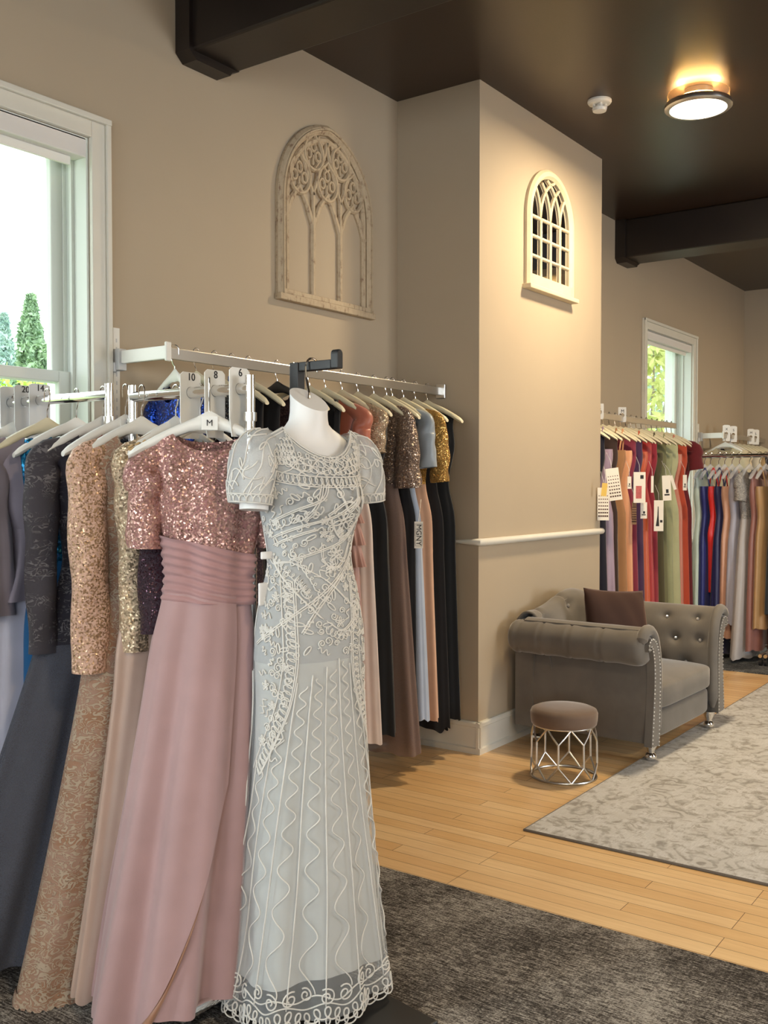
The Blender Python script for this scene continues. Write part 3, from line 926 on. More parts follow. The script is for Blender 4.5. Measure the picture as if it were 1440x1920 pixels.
def arm(side):
    X = lambda x: side * x
    cx_, cz_, R = 0.572, 0.612, 0.088
    # outer roll, running front to back, drawn in by seams
    rows = []; ny = 60; y0, y1 = HF + 0.012, 0.395
    for i in range(ny + 1):
        y = y0 + (y1 - y0) * i / ny
        crease = sum(math.exp(-((y - (y0 + (y1 - y0) * q)) / 0.008) ** 2) for q in (0.30, 0.53, 0.75, 0.93))
        puff = 0.5 + 0.5 * math.cos(2 * PI * ((y - y0) / (y1 - y0) * 4.4 - 0.35))
        e = 1.0
        if i < 4: e = (0.80, 0.92, 0.98, 1.0)[i]
        if i > ny - 4: e = (1.0, 0.98, 0.93, 0.82)[i - ny + 3]
        r_ = R * e * (1 - 0.085 * crease) + 0.005 * puff
        rows.append([(X(cx_ + r_ * math.cos(2 * PI * k / 36)), y, cz_ + r_ * math.sin(2 * PI * k / 36)) for k in range(36)])
    a = MB().grid(rows, True, True, True).build('arm_roll', S, sf, angle=60)
    # outer side panel, gently swept
    prof = [(0.505, 0.105), (0.515, 0.16), (0.530, 0.26), (0.530, 0.36), (0.518, 0.45), (0.512, 0.52), (0.52, 0.585)]
    zs = np.linspace(0.105, 0.585, 18); xs = cat([z for x, z in prof], [x for x, z in prof], zs)
    ring = [(x, z) for x, z in zip(xs, zs)] + [(x - 0.05, z) for x, z in zip(xs[::-1], zs[::-1])]
    rows = [[(X(x), y, z) for x, z in ring] for y in (HF + 0.02, -0.1, 0.2, 0.405)]
    MB().grid(rows, True, True, True).build('side_panel', S, sf, angle=40)
    # inner padded side with two rows of buttons
    pth = [(0.415, 0.30), (0.412, 0.42), (0.425, 0.54), (0.455, 0.645), (0.50, 0.700), (0.545, 0.712), (0.59, 0.700)]
    acc = [0]
    for p, q in zip(pth, pth[1:]): acc.append(acc[-1] + math.hypot(q[0] - p[0], q[1] - p[1]))
    acc = [k / acc[-1] for k in acc]

    def fn(u, v):
        x = float(cat(acc, [p[0] for p in pth], v)); z = float(cat(acc, [p[1] for p in pth], v))
        x2 = float(cat(acc, [p[0] for p in pth], min(1, v + 0.02))); z2 = float(cat(acc, [p[1] for p in pth], min(1, v + 0.02)))
        x1 = float(cat(acc, [p[0] for p in pth], max(0, v - 0.02))); z1 = float(cat(acc, [p[1] for p in pth], max(0, v - 0.02)))
        t = Vector((x2 - x1, 0, z2 - z1)).normalized(); n = Vector((-t.z, 0, t.x))
        p = Vector((X(x), HF + 0.03 + 0.68 * u, z)); n = Vector((n.x * side, 0, n.z))
        return p, n
    btn = [(u, 0.70, 0.70, 0.62) for u in (0.14, 0.42, 0.70)] + [(u, 0.44, 0.70, 0.62) for u in (0.10, 0.32, 0.56, 0.80)] + [(u, 0.17, 0.70, 0.62) for u in (0.22, 0.46, 0.70)]
    MB().grid(tufted(90, 70, fn, btn, 0.026, 0.030)).build('inner_arm', S, sf, angle=180, solid=0.010)
    for (u, v, _, _) in btn:
        p, n = fn(u, v); q = p - n * 0.022
        MB().sphere((q.x, q.y, q.z), 0.0095, 8, 6).build('crystal_button', CRY, sf, smooth=False)
    # front facing: a scrolled flat board with nail heads, and the padded welt beside it
    ctr = [(0.505, 0.10), (0.500, 0.18), (0.492, 0.30), (0.486, 0.42), (0.490, 0.52), (0.510, 0.590), (0.540, 0.632), (0.572, 0.640), (0.590, 0.622), (0.586, 0.600)]
    wid = [0.104, 0.098, 0.088, 0.082, 0.078, 0.070, 0.058, 0.040, 0.026, 0.018]
    n_ = 40; ss = np.linspace(0, 1, len(ctr)); sq = np.linspace(0, 1, n_)
    cx2 = cat(ss, [p[0] for p in ctr], sq); cz2 = cat(ss, [p[1] for p in ctr], sq); ww = cat(ss, wid, sq)
    lo, hi = [], []
    for i in range(n_):
        a_, c_ = max(0, i - 1), min(n_ - 1, i + 1)
        t = Vector((cx2[c_] - cx2[a_], cz2[c_] - cz2[a_])).normalized(); nn = Vector((-t.y, t.x)) * (ww[i] / 2)
        lo.append((cx2[i] - nn.x, cz2[i] - nn.y)); hi.append((cx2[i] + nn.x, cz2[i] + nn.y))
    rows = [[(X(l[0]), HF - 0.012, l[1]), (X(h[0]), HF - 0.012, h[1]), (X(h[0]), HF + 0.03, h[1]), (X(l[0]), HF + 0.03, l[1])] for l, h in zip(lo, hi)]
    MB().grid(rows, True, True, True).build('arm_facing', S, sf, smooth=False, bevel=0.003)
    nb_ = MB()
    for line, k in ((lo, 0.84), (hi, 0.84)):
        acc2 = 0; last = None
        for i in range(n_ * 6):
            f = i / (n_ * 6 - 1) * (n_ - 1); j = min(int(f), n_ - 2); g = f - j
            x_ = line[j][0] * (1 - g) + line[j + 1][0] * g; z_ = line[j][1] * (1 - g) + line[j + 1][1] * g
            x_ = x_ * k + (cx2[j] * (1 - g) + cx2[j + 1] * g) * (1 - k); z_ = z_ * k + (cz2[j] * (1 - g) + cz2[j + 1] * g) * (1 - k)
            if last is None or math.hypot(x_ - last[0], z_ - last[1]) > 0.0185:
                nb_.sphere((X(x_), HF - 0.0125, z_), 0.0048, 6, 4); last = (x_, z_)
    nb_.build('nailhead_trim', M['silver'], sf)
    # padded front edge of the inner arm
    pw = [(0.440, 0.13), (0.432, 0.30), (0.428, 0.42), (0.438, 0.54), (0.468, 0.640), (0.510, 0.690), (0.555, 0.703), (0.60, 0.690), (0.632, 0.645)]
    q = np.linspace(0, 1, 26); sw = np.linspace(0, 1, len(pw))
    pts = [(X(float(cat(sw, [p[0] for p in pw], k))), HF + 0.018, float(cat(sw, [p[1] for p in pw], k))) for k in q]
    MB().tube(pts, [0.010] + [0.030] * 24 + [0.014], 12).build('arm_welt', S, sf)


CRY = plain('crystal', (0.9, 0.9, 0.92), 0.05, 0.6)
arm(-1); arm(1)
# back: padded, rising to a soft hump in the middle, rolled at the top
def backfn(u, v):
    x = -0.52 + 1.04 * u
    top = 0.735 + 0.085 * math.exp(-((u - 0.5) / 0.24) ** 2)
    pth_y = [0.19, 0.20, 0.225, 0.255, 0.30, 0.36, 0.41]; pz = [0.34, 0.46, 0.58, top - 0.075, top - 0.01, top, top - 0.045]
    s_ = np.linspace(0, 1, 7)
    f = lambda k: Vector((x, float(cat(s_, pth_y, k)), float(cat(s_, pz, k))))
    p = f(v); t = (f(min(1, v + 0.02)) - f(max(0, v - 0.02))).normalized()
    return p, Vector((0, -t.z, t.y))


bb = [(u, 0.56, 1.04, 0.60) for u in (0.10, 0.37, 0.63, 0.90)] + [(u, 0.30, 1.04, 0.60) for u in (0.24, 0.5, 0.76)]
seam = tufted(110, 64, backfn, bb, 0.026, 0.040)
for i, row in enumerate(seam):          # pleats from the buttons up over the roll
    v = i / 64
    if v > 0.56:
        for j in range(len(row)):
            u = j / 110
            k = sum(math.exp(-((u - q) / 0.016) ** 2) for q in (0.10, 0.37, 0.63, 0.90)) * min(1, (v - 0.56) * 12)
            row[j] = row[j] - backfn(u, v)[1] * 0.016 * k
MB().grid(seam).build('backrest', S, sf, angle=180, solid=0.012)
for (u, v, _, _) in bb:
    p, n = backfn(u, v); q = p - n * 0.022
    MB().sphere((q.x, q.y, q.z), 0.010, 8, 6).build('crystal_button', CRY, sf, smooth=False)
# back shell behind the padding
rows = []
for y in (0.30, 0.412):
    row = [(-0.535, y, 0.105)]
    for k in range(25):
        u = k / 24
        row.append((-0.535 + 1.07 * u, y, 0.715 + 0.085 * math.exp(-((u - 0.5) / 0.24) ** 2) - (0.03 if y > 0.35 else 0.0)))
    row.append((0.535, y, 0.105)); rows.append(row)
MB().grid(rows, True, True, True).build('back_shell', S, sf, angle=40)
for sx in (-1, 1):
    for y, s in ((-0.345, 1), (0.33, 1)):
        b = MB(); x = sx * 0.44
        b.lathe([(0.036, 0.105), (0.034, 0.090), (0.020, 0.060), (0.018, 0.048), (0.026, 0.042), (0.031, 0.028), (0.027, 0.012), (0.018, 0.0 if y > 0 else 0.009)], 20, (x, y))
        b.build('leg', M['chrome'], sf)
# care label hanging from the right-hand side
MB().box(0.548, 0.551, -0.30, -0.255, 0.26, 0.33).build('care_label', M['card'], sf, smooth=False)

# cushion on the armchair
def pillow(t, w, h, d, mat):
    for sgn, nm in ((1, 'cover'),):
        rows = []
        n = 26
        vs = []
        b = MB()
        for sg in (1, -1):
            rows = []
            for i in range(n + 1):
                row = []
                for j in range(n + 1):
                    u, v = -1 + 2 * j / n, -1 + 2 * i / n
                    k = (max(0, (1 - abs(u) ** 2.4)) * max(0, (1 - abs(v) ** 2.4))) ** 0.5
                    pin = 1 - 0.055 * (1 - u * u) * (abs(v) ** 3); pv = 1 - 0.055 * (1 - v * v) * (abs(u) ** 3)
                    wr = 0.004 * math.sin(9 * u + 4 * v) * k
                    row.append((u * w / 2 * pv, sg * (d / 2 * k + wr), v * h / 2 * pin))
                rows.append(row)
            b.grid(rows)
        o = b.build(nm, mat, t, angle=180)
        bm = bmesh.new(); bm.from_mesh(o.data); bmesh.ops.remove_doubles(bm, verts=bm.verts, dist=0.0004); bmesh.ops.recalc_face_normals(bm, faces=bm.faces); bm.to_mesh(o.data); bm.free()


pt = thing('throw_pillow', 'dark brown velvet square pillow leaning in the taupe armchair', 'pillow', (5.41, 2.235, 0.635), math.radians(-8))
pt.rotation_euler = (math.radians(-14), math.radians(5), math.radians(-26))
pillow(pt, 0.45, 0.43, 0.15, M['pillow'])

# ------------------------------------------------------------------ round stool
st = thing('round_stool', 'round stool with mocha velvet seat and silver geometric wire base', 'stool', (4.515, 2.140, 0))
MB().lathe([(0.150, 0.262), (0.160, 0.266), (0.164, 0.285), (0.166, 0.320), (0.160, 0.336), (0.140, 0.345), (0.08, 0.350), (0.002, 0.351)], 56).build('seat_pad', M['stoolv'], st, angle=60)
b = MB(); circ = lambda r, z, n=48: [(r * math.cos(2 * PI * k / n), r * math.sin(2 * PI * k / n), z) for k in range(n)]
b.tube(circ(0.150, 0.262), 0.0055, 8, closed=True); b.build('top_ring', M['silver'], st)
b = MB(); b.tube(circ(0.160, 0.006), 0.0058, 8, closed=True); b.build('bottom_ring', M['silver'], st)
off = 0.28
for k in range(8):
    a = 2 * PI * k / 8 + off; P = lambda q, z, r=0.160: (r * math.cos(q), r * math.sin(q), z)
    b = MB(); h = PI / 8
    b.tube([P(a, 0.080, 0.163), P(a, 0.190, 0.161)], 0.0055, 8)
    b.tube([P(a - h, 0.006), P(a - h / 2, 0.043, 0.161), P(a, 0.080, 0.163)], 0.0045, 8); b.tube([P(a + h, 0.006), P(a + h / 2, 0.043, 0.161), P(a, 0.080, 0.163)], 0.0045, 8)
    b.tube([P(a - h, 0.262, 0.150), P(a - h / 2, 0.226, 0.156), P(a, 0.190, 0.161)], 0.0045, 8); b.tube([P(a + h, 0.262, 0.150), P(a + h / 2, 0.226, 0.156), P(a, 0.190, 0.161)], 0.0045, 8)
    b.build('strut', M['silver'], st)

# ------------------------------------------------------------------ gown and hanger builders
def hanger(x, y, zt, rz, label, mat, group, lod=1, barh=0.05, w=0.205, size=None, band=None, name='clothes_hanger'):
    """zt = height of the top of the bar it hooks over"""
    t = thing(name, label, 'hanger', (x, y, zt), rz, group)
    hub = -0.088
    n = 8 if lod else 5
    r = 0.017
    pts = [(r * math.cos(a) , 0, 0) for a in ()]
    # the hook lies across the bar: in the local x-z plane turned 90 deg so that it wraps the bar
    hk = [(0, r, -0.026), (0, r, -0.004)] + [(0, r * math.cos(a), -0.004 + r * math.sin(a)) for a in np.linspace(0.3, PI, 7 if lod else 4)] + [(0, -r, -barh * 0.7), (0, -r * 0.4, -barh - 0.012), (0, 0, -barh - 0.022), (0, 0, hub - 0.01)]
    MB().tube([(p[1], p[0], p[2]) if False else p for p in hk], 0.0021 if lod else 0.003, n).build('hook', M['chrome'], t)
    rows = []
    xs = np.linspace(-1, 1, 25 if lod else 11); m_ = 8 if lod else 6
    for s_ in xs:
        a = abs(s_)
        z = hub - 0.016 - 0.098 * (0.35 * a + 0.65 * a ** 1.55) + 0.0
        hh = 0.018 * (1 - 0.25 * a) + 0.010 * math.exp(-(a / 0.10) ** 2)
        hy = (0.006 + 0.012 * min(1, a * 1.6)) * (1.0 if a < 0.97 else 0.7)
        if a > 0.97: hh *= 0.6
        rows.append([(s_ * w, hy * math.cos(2 * PI * k / m_) - 0.010 * a * a, z + hh * math.sin(2 * PI * k / m_)) for k in range(m_)])
    MB().grid(rows, True, True, True).build('arms', mat, t, angle=60)
    if size:
        b = MB(); b.box(-0.022, 0.022, -0.0125, -0.0095, hub - 0.042, hub - 0.006)
        o = b.build('size_patch', mat, t, smooth=False)
        text(size, 0.024, M['ink'], t, (0, -0.0132, hub - 0.024), (PI / 2, 0, 0))
    if band:
        b = MB(); b.lathe([(0.0165, hub - 0.03), (0.0165, hub + 0.006)], 14, cap0=False, cap1=False); b.build('size_sleeve', band, t)
    return t


class Gown:
    """one hanging gown. local x runs along the shoulders, the front faces local -y, z = 0 at the hem."""

    def __init__(s, name, label, x, y, zt, rz, hem, group=None, cat_='gown', seed=0, drop=0.128, sh=0.185, bust=0.17, waist=0.135, hip=0.17, hemw=0.22, hemd=0.13,
                 dep=0.055, waist_at=0.40, neck=0.085, neckw=0.085, vneck=False, slope=0.50, lean=(0, 0), folds=(9, 14), famp=0.016, lod=1, wave=0.006, tilt=0.0):
        s.__dict__.update(locals())
        s.root = thing(name, label, cat_, (x, y, hem), rz, group)
        s.H = zt - drop - hem                      # shoulder height above the hem
        r = random.Random(seed); s.ph = [r.uniform(0, 6.28) for _ in range(8)]; s.r = r
        W = s.H - waist_at
        s.W = W
        zs = [0, s.H * 0.25, W * 0.70, W - 0.16, W, W + (s.H - W) * 0.55, s.H - 0.10, s.H - 0.04, s.H]
        s.zs = zs
        s.hw = [hemw, hemw * 0.62 + hip * 0.38, hip * 0.8 + hemw * 0.2, hip, waist, bust, sh * 0.97, sh, sh]
        s.hd = [hemd, hemd * 0.75 + dep * 0.25, hemd * 0.3 + dep * 0.75, dep * 1.05, dep * 0.85, dep * 1.15, dep * 0.75, dep * 0.45, dep * 0.28]

    def ztop(s, x, front):
        ax = abs(x); 
        if ax < s.neckw:
            q = ax / s.neckw
            d = (1 - q) if s.vneck else math.sqrt(max(0, 1 - q * q))
            return s.H - d * (s.neck if front else s.neck * 0.45)
        return s.H - (ax - s.neckw) * s.slope

    def pt(s, th, z, off=0.0):
        hw = float(cat(s.zs, s.hw, z)); hd = float(cat(s.zs, s.hd, z))
        k = max(0.0, min(1.0, (s.W + 0.02 - z) / (s.W)))            # 0 at waist -> 1 at hem
        A = s.famp * (0.12 + 0.88 * k ** 0.8) if z < s.W + 0.02 else s.famp * 0.26
        n1, n2 = s.folds
        f = 0.62 * math.sin(n1 * th + s.ph[0] + 0.7 * math.sin(2.2 * z + s.ph[1])) + 0.38 * math.sin(n2 * th + s.ph[2] + 0.9 * math.sin(1.7 * z + s.ph[3]))
        f = (f if f < 0 else f ** 0.85) * A + off
        q = k ** 1.25
        x = (hw + f) * math.cos(th) + s.lean[0] * q; y = (hd + f) * math.sin(th) + s.lean[1] * q
        return Vector((x, y, z))

    def body(s, z0, z1, nz, nth, off=0.0, top=False, hemf=None):
        """rows from z1 (or the neckline) down to z0"""
        rows = []
        for i in range(nz + 1):
            v = i / nz; row = []
            for j in range(nth):
                th = 2 * PI * j / nth
                if top:
                    hw = s.sh; x = hw * math.cos(th); zt = s.ztop(x, math.sin(th) < 0)
                else: zt = z1
                zb = z0 + (hemf(th) if hemf else 0.0)
                z = zt + (zb - zt) * v
                row.append(s.pt(th, z, off))
            rows.append(row)
        return rows

    def bodice(s, mat, to=None, name='bodice', nz=None, nth=None, off=0.0):
        nz = nz or (22 if s.lod else 9); nth = nth or (72 if s.lod else 30)
        return MB().grid(s.body(s.W - 0.015 if to is None else to, s.H, nz, nth, off, True), True).build(name, mat, s.root, angle=180)

    def skirt(s, mat, z1=None, z0=0.0, name='skirt', nz=None, nth=None, off=0.0, wave=None):
        nz = nz or (44 if s.lod else 14); nth = nth or (120 if s.lod else 44)
        w = s.wave if wave is None else wave
        hf = (lambda th: w * (1 + math.sin(5 * th + s.ph[4])) + w * 0.6 * math.sin(11 * th + s.ph[5])) if w else None
        return MB().grid(s.body(z0, s.W if z1 is None else z1, nz, nth, off, False, hf), True).build(name, mat, s.root, angle=180)

    def sleeves(s, mat, length=0.22, ra=0.068, rb=0.05, end=0.058, spread=0.05, sides=(-1, 1), ripple=0.0, fwd=-0.015, puff=0.0, name='sleeve'):
        ra *= 0.76; rb *= 0.74; end *= 0.80; spread *= 0.72; puff *= 0.6
        for sd in sides:
            c0 = Vector((sd * (s.sh - 0.055), 0, s.H - 0.055)); c1 = Vector((sd * (s.sh - 0.005), 0, s.H - 0.075)); c2 = Vector((sd * (s.sh + spread * 0.6), fwd * 0.5, s.H - 0.16))
            c3 = Vector((sd * (s.sh + spread), fwd, s.H - 0.06 - length))
            n = 26 if s.lod else 10; m = 28 if s.lod else 12; rows = []
            ts = np.linspace(0, 1, n); kn = [0, 0.10, max(0.3, 0.12 / length), 1.0]
            P = [Vector((float(cat(kn, [c[i] for c in (c0, c1, c2, c3)], t)) for i in range(3))) for t in ts]
            for i in range(n):
                T = (P[min(n - 1, i + 1)] - P[max(0, i - 1)]).normalized()
                Nn = T.cross(Vector((0, 1, 0))).normalized(); Bn = Vector((0, 1, 0)); t = ts[i]
                a = float(cat([0, 0.25, 0.6, 1], [ra * 0.72, ra + puff, ra * 0.45 + end * 0.55 + puff * 0.6, end], t)); b_ = float(cat([0, 0.25, 1], [rb * 0.5, rb + puff * 0.7, rb * 0.35 + end * 0.5], t))
                row = []
                for k in range(m):
                    ph = 2 * PI * k / m
                    w = 1 + 0.085 * math.sin(3 * ph + 14 * t + s.ph[6]) * t + 0.045 * math.sin(22 * t + 2 * ph + s.ph[7]) + ripple * t * math.sin(6 * ph + s.ph[5])
                    row.append(P[i] + Nn * (a * w * math.cos(ph)) + Bn * (b_ * w * math.sin(ph)))
                rows.append(row)
            MB().grid(rows, True).build(name, mat, s.root, angle=180)

    def straps(s, mat, w=0.006):
        for sd in (-1, 1):
            b = MB()
            for fr in (-1, 1):
                th = math.atan2(fr * 0.9, sd * 0.55); p = s.pt(th, s.H - s.drop_b)
                b.tube([(sd * 0.10, 0, s.H + 0.015), (sd * 0.102, fr * 0.02, s.H - 0.03), tuple(p)], w, 6)
            b.build('shoulder_strap', mat, s.root)

    def strapless(s, mat, down=0.13, name='bodice'):
        s.drop_b = down
        rows = s.body(s.W - 0.015, s.H - down, 16 if s.lod else 8, 72 if s.lod else 30, 0.0, False)
        # sweetheart dip
        return MB().grid(rows, True).build(name, mat, s.root, angle=180)

    def ruffle(s, mat, z, h, flare, name='ruffle', n=17, amp=0.014, th0=0, th1=2 * PI):
        rows = []; full = th1 - th0 > 6.2; m = 110 if s.lod else 44
        for i in range(7):
            v = i / 6
            row = []
            for j in range(m if full else m + 1):
                th = th0 + (th1 - th0) * j / m
                p = s.pt(th, z - h * v, 0.004 + flare * v + amp * v * math.sin(n * th + s.ph[3]))
                row.append(p)
            rows.append(row)
        return MB().grid(rows, full).build(name, mat, s.root, angle=180)


# ------------------------------------------------------------------ fabrics
F = {}
def fab(k, *a, **kw): F[k] = fabric('fabric_' + k, *a, **kw)


fab('rose', srgb(168, 136, 136), rough=0.62, sheen=0.35, satin=False)
fab('rose_band', srgb(168, 130, 130), rough=0.7)
fab('rose_lining', srgb(150, 108, 84), satin=True)
fab('taupe', srgb(176, 150, 136), satin=True)
fab('plum', srgb(44, 22, 36), rough=0.7)
fab('lavender', srgb(138, 130, 142), rough=0.75)
fab('lavender_pale', srgb(170, 170, 186), rough=0.7)
fab('black', (0.010, 0.010, 0.012), rough=0.8, sheen=0.1)
fab('black_velvet', (0.008, 0.009, 0.011), rough=0.9, sheen=0.35)
fab('teal', srgb(14, 84, 134), rough=0.65)
fab('slate', srgb(86, 88, 98), rough=0.8)
fab('ivory', srgb(206, 192, 184), rough=0.65)
fab('coral', srgb(176, 100, 78), satin=True)
fab('dusty', srgb(176, 134, 122), satin=True)
fab('mocha', srgb(120, 100, 92), rough=0.8)
fab('greyblue', srgb(140, 150, 160), satin=True)
fab('paleblue', srgb(164, 176, 196), rough=0.7)
fab('blush', srgb(196, 156, 130), rough=0.7)
fab('lining', srgb(190, 191, 188), satin=True)
SQ = {}
SQ['rose'] = sequin('sequin_rose', srgb(146, 100, 98), srgb(224, 178, 166), 230, 0.50, 0.6, 0.30)
SQ['gold'] = sequin('sequin_gold', srgb(160, 116, 56), srgb(220, 176, 100), 240, 0.5)
SQ['royal'] = sequin('sequin_royal', srgb(16, 30, 86), srgb(40, 80, 190), 150, 0.62, 0.8, 0.2)
SQ['teal'] = sequin('sequin_teal', srgb(12, 62, 110), srgb(40, 150, 205), 130, 0.62, 0.7, 0.22)
SQ['beige'] = sequin('sequin_beige', srgb(190, 164, 138), srgb(222, 200, 168), 210, 0.55, 0.5, 0.35)
SQ['plum'] = sequin('sequin_plum', srgb(40, 20, 33), srgb(100, 74, 88), 300, 0.16, 0.8, 0.25)
SQ['mocha'] = sequin('sequin_mocha', srgb(104, 84, 74), srgb(190, 168, 150), 260, 0.32, 0.7, 0.3)
SQ['black'] = sequin('sequin_black', (0.012, 0.012, 0.014), (0.25, 0.24, 0.22), 260, 0.45, 0.8, 0.25)
SQ['nude'] = sequin('sequin_nude', srgb(176, 148, 122), srgb(206, 184, 156), 220, 0.5, 0.5, 0.35)
LC = {}
LC['gold'] = lace('lace_gold', srgb(208, 168, 146), srgb(238, 214, 190), 62, 0.50, 0.45, 0.2, 1.0, 0.0, 30, srgb(196, 148, 116))
LC['gold_sleeve'] = sequin('lace_gold_sleeve', srgb(202, 164, 144), srgb(224, 186, 150), 230, 0.26, 0.5, 0.3)
LC['gold_sl2'] = lace('lace_gold_sleeve', srgb(202, 160, 140), srgb(216, 176, 136), 60, 0.45, 0.42, 0.35, 0.7, 0.4, 30, srgb(196, 148, 116))
LC['grey'] = lace('lace_grey', srgb(76, 72, 80), srgb(134, 130, 134), 60, 0.40, 0.6, 0.2, 0.8, 0.5, 30)
LC['grey_bead'] = lace('lace_grey_bead', srgb(66, 64, 74), srgb(156, 154, 158), 80, 0.36, 0.4, 0.5, 0.9, 0.3, 30)
SHR = {'slate': sheer('tulle_slate', srgb(84, 86, 96), 0.8), 'mocha': sheer('tulle_mocha', srgb(128, 108, 100), 0.75)}

NAMED = []   # (short words for the gown, its hanger) filled below

# ------------------------------------------------------------------ rails and racks
def wall_rail(x0, x1, y, z, label, arm_at=None, wall_end=None):
    t = thing('wall_rail', label, 'clothes rail', (x0, y, z), 0, 'wall mounted gown rails')
    h = 0.0225; ln = x1 - x0
    MB().box(0, ln, -0.007, 0.007, -h, h).build('rail', M['silver'], t, smooth=False, bevel=0.004)
    d = WY - y
    if arm_at is not None:
        b = MB(); b.box(-0.020, 0.0, -0.012, d - 0.05, -0.026, 0.026); b.box(-0.024, 0.004, -0.024, -0.012, -0.034, 0.040)
        b.build('bracket_arm', M['white_pl'], t, smooth=False, bevel=0.004)
        b = MB(); b.box(-0.030, 0.010, d - 0.05, d - 0.012, -0.052, 0.034); b.tube([(-0.034, d - 0.02, -0.06), (-0.034, d - 0.02, -0.02)], 0.014, 8)
        b.build('bracket_socket', M['grey_pl'], t, smooth=False, bevel=0.003)
        b = MB(); b.box(-0.026, 0.006, d - 0.012, d, -0.75, 0.12); b.build('wall_strip', M['white_pl'], t, smooth=False)
        b = MB()
        for k in range(24): b.box(-0.013, -0.007, d - 0.0125, d - 0.0118, -0.72 + k * 0.034, -0.705 + k * 0.034)
        b.build('strip_slots', M['grey_pl'], t, smooth=False)
    else:
        b = MB()
        for xx in (0.15, ln - 0.15): b.box(xx - 0.01, xx + 0.01, 0.0, d, -0.02, 0.02)
        b.build('bracket_arm', M['white_pl'], t, smooth=False, bevel=0.003)
    if wall_end is not None:
        b = MB(); b.box(ln - 0.012, ln, -0.03, 0.03, -0.04, 0.04); b.build('end_flange', M['silver'], t, smooth=False, bevel=0.004)
    return t


def rolling_rack(x, y0, y1, zb, label, group='chrome rolling gown racks', foot=0.26):
    t = thing('rolling_rack', label, 'clothes rack', (x, (y0 + y1) / 2, 0), 0, group)
    a, c = y0 - (y0 + y1) / 2, y1 - (y0 + y1) / 2
    z0 = 0.007
    for y in (a, c):
        b = MB(); b.tube([(0, y, 0.085), (0, y, 1.30)], 0.0165, 18); b.tube([(0, y, 1.30), (0, y, zb + 0.035)], 0.0135, 18)
        b.build('upright', M['chrome'], t)
        MB().lathe([(0.019, 1.285), (0.021, 1.29), (0.021, 1.325), (0.019, 1.33)], 18, (0, y)).build('collar', M['silver'], t); MB().lathe([(0.0175, zb - 0.090), (0.018, zb - 0.085), (0.018, zb - 0.066)], 18, (0, y)).build('collar', M['silver'], t)
        b = MB(); b.tube([(-foot, y, 0.085), (foot, y, 0.085)], 0.015, 12); b.build('foot_bar', M['chrome'], t)
        for sx in (-foot + 0.02, foot - 0.02):
            b = MB(); b.tube([(sx, y, 0.085), (sx, y, 0.05)], 0.008, 8)
            b.tube([(sx + 0.0, y - 0.012, z0 + 0.026), (sx, y + 0.012, z0 + 0.026)], 0.026, 18)
            b.build('caster', M['blackpl'], t)
    MB().tube([(0, a, zb), (0, c, zb)], 0.016, 20).build('hanging_bar', M['chrome'], t)
    MB().tube([(0, a, 0.14), (0, c, 0.14)], 0.012, 12).build('lower_bar', M['chrome'], t)
    return t


def size_plate(x, y, zt, s_, label, group='size dividers on the near racks', w=0.078, h=0.165, up=0.035, mat=None, lod=1):
    """a plate with a round hole for the bar; its face looks along local -y"""
    t = thing('size_divider', label, 'size divider', (x, y, zt - 0.016), 0, group)
    r = 0.0165; n = 28; out = []; hole = []
    for k in range(n):
        a = 2 * PI * k / n; dx, dz = math.cos(a), math.sin(a)
        q = 1 / max(abs(dx) / (w / 2), (dz / up if dz > 0 else -dz / (h - up)) if dz else 0, 1e-6)
        out.append((dx * q, dz * q)); hole.append((r * dx, r * dz))
    # corners exactly
    rows = [[(p[0], -0.0015, p[1]) for p in hole], [(p[0], -0.0015, p[1]) for p in out], [(p[0], 0.0015, p[1]) for p in out], [(p[0], 0.0015, p[1]) for p in hole]]
    rows.append(rows[0])
    MB().grid(rows, True).build('plate', mat or M['grey_pl'], t, smooth=False)
    if s_: text(s_, 0.030 if lod else 0.034, M['ink'], t, (0.002, -0.0022, up - 0.014 if lod else up * 0.5), (PI / 2, 0, 0))
    return t


ZN = 1.957           # near wall rail
wall_rail(2.645, PX0, 2.930, ZN, 'long chrome wall rail with white bracket arm above the near gowns', arm_at=1, wall_end=1)
YN, ZTN = 2.930, ZN + 0.0225
ZB = 1.712
rolling_rack(2.0, 1.885, 2.365, ZB, 'chrome rolling rack holding the dusty rose gown')
rolling_rack(2.0, 2.475, 3.02, ZB + 0.012, 'chrome rolling rack under the near window')
for yy, s_, lab in ((2.905, '20', 'grey size divider marked 20 on the rack under the near window'), (2.825, '14', 'grey size divider marked 14 on the rack under the near window'), (2.985, '', 'dark edged size divider at the far left end of the near window rack')):
    size_plate(2.0, yy, ZB + 0.028, s_, lab, up=0.054, h=0.17)
for yy, s_, lab in ((2.118, '10', 'pale size divider marked 10 above the rose gown'), (2.020, '8', 'pale size divider marked 8 above the rose gown'), (1.925, '6', 'pale size divider marked 6 beside the chrome upright')):
    size_plate(2.0, yy, ZB + 0.016, s_, lab, mat=M['white_pl'], h=0.19, up=0.058)


def hung(words, hmat='cream_pl', hgroup='cream hangers on the near wall rail', hlabel=None, size=None, band=None, barh=0.05, hw=0.205, lod=1, hdz=0.0, **kw):
    """a gown and the hanger that holds it; returns the Gown"""
    g = Gown(lod=lod, **kw)
    hl = hlabel or ('%s hanger holding the %s' % ({'cream_pl': 'cream', 'white_pl': 'white', 'blackpl': 'black', 'clear': 'clear'}[hmat], words))
    hanger(g.x, g.y, g.zt, g.rz, hl, M[hmat], hgroup, lod=lod, barh=barh, w=hw, size=size, band=band)
    return g


# ------------------------------------------------------------------ gowns on the near wall rail (front turned towards the camera)
RZ = -PI / 2
NG = 'gowns on the near wall rail'


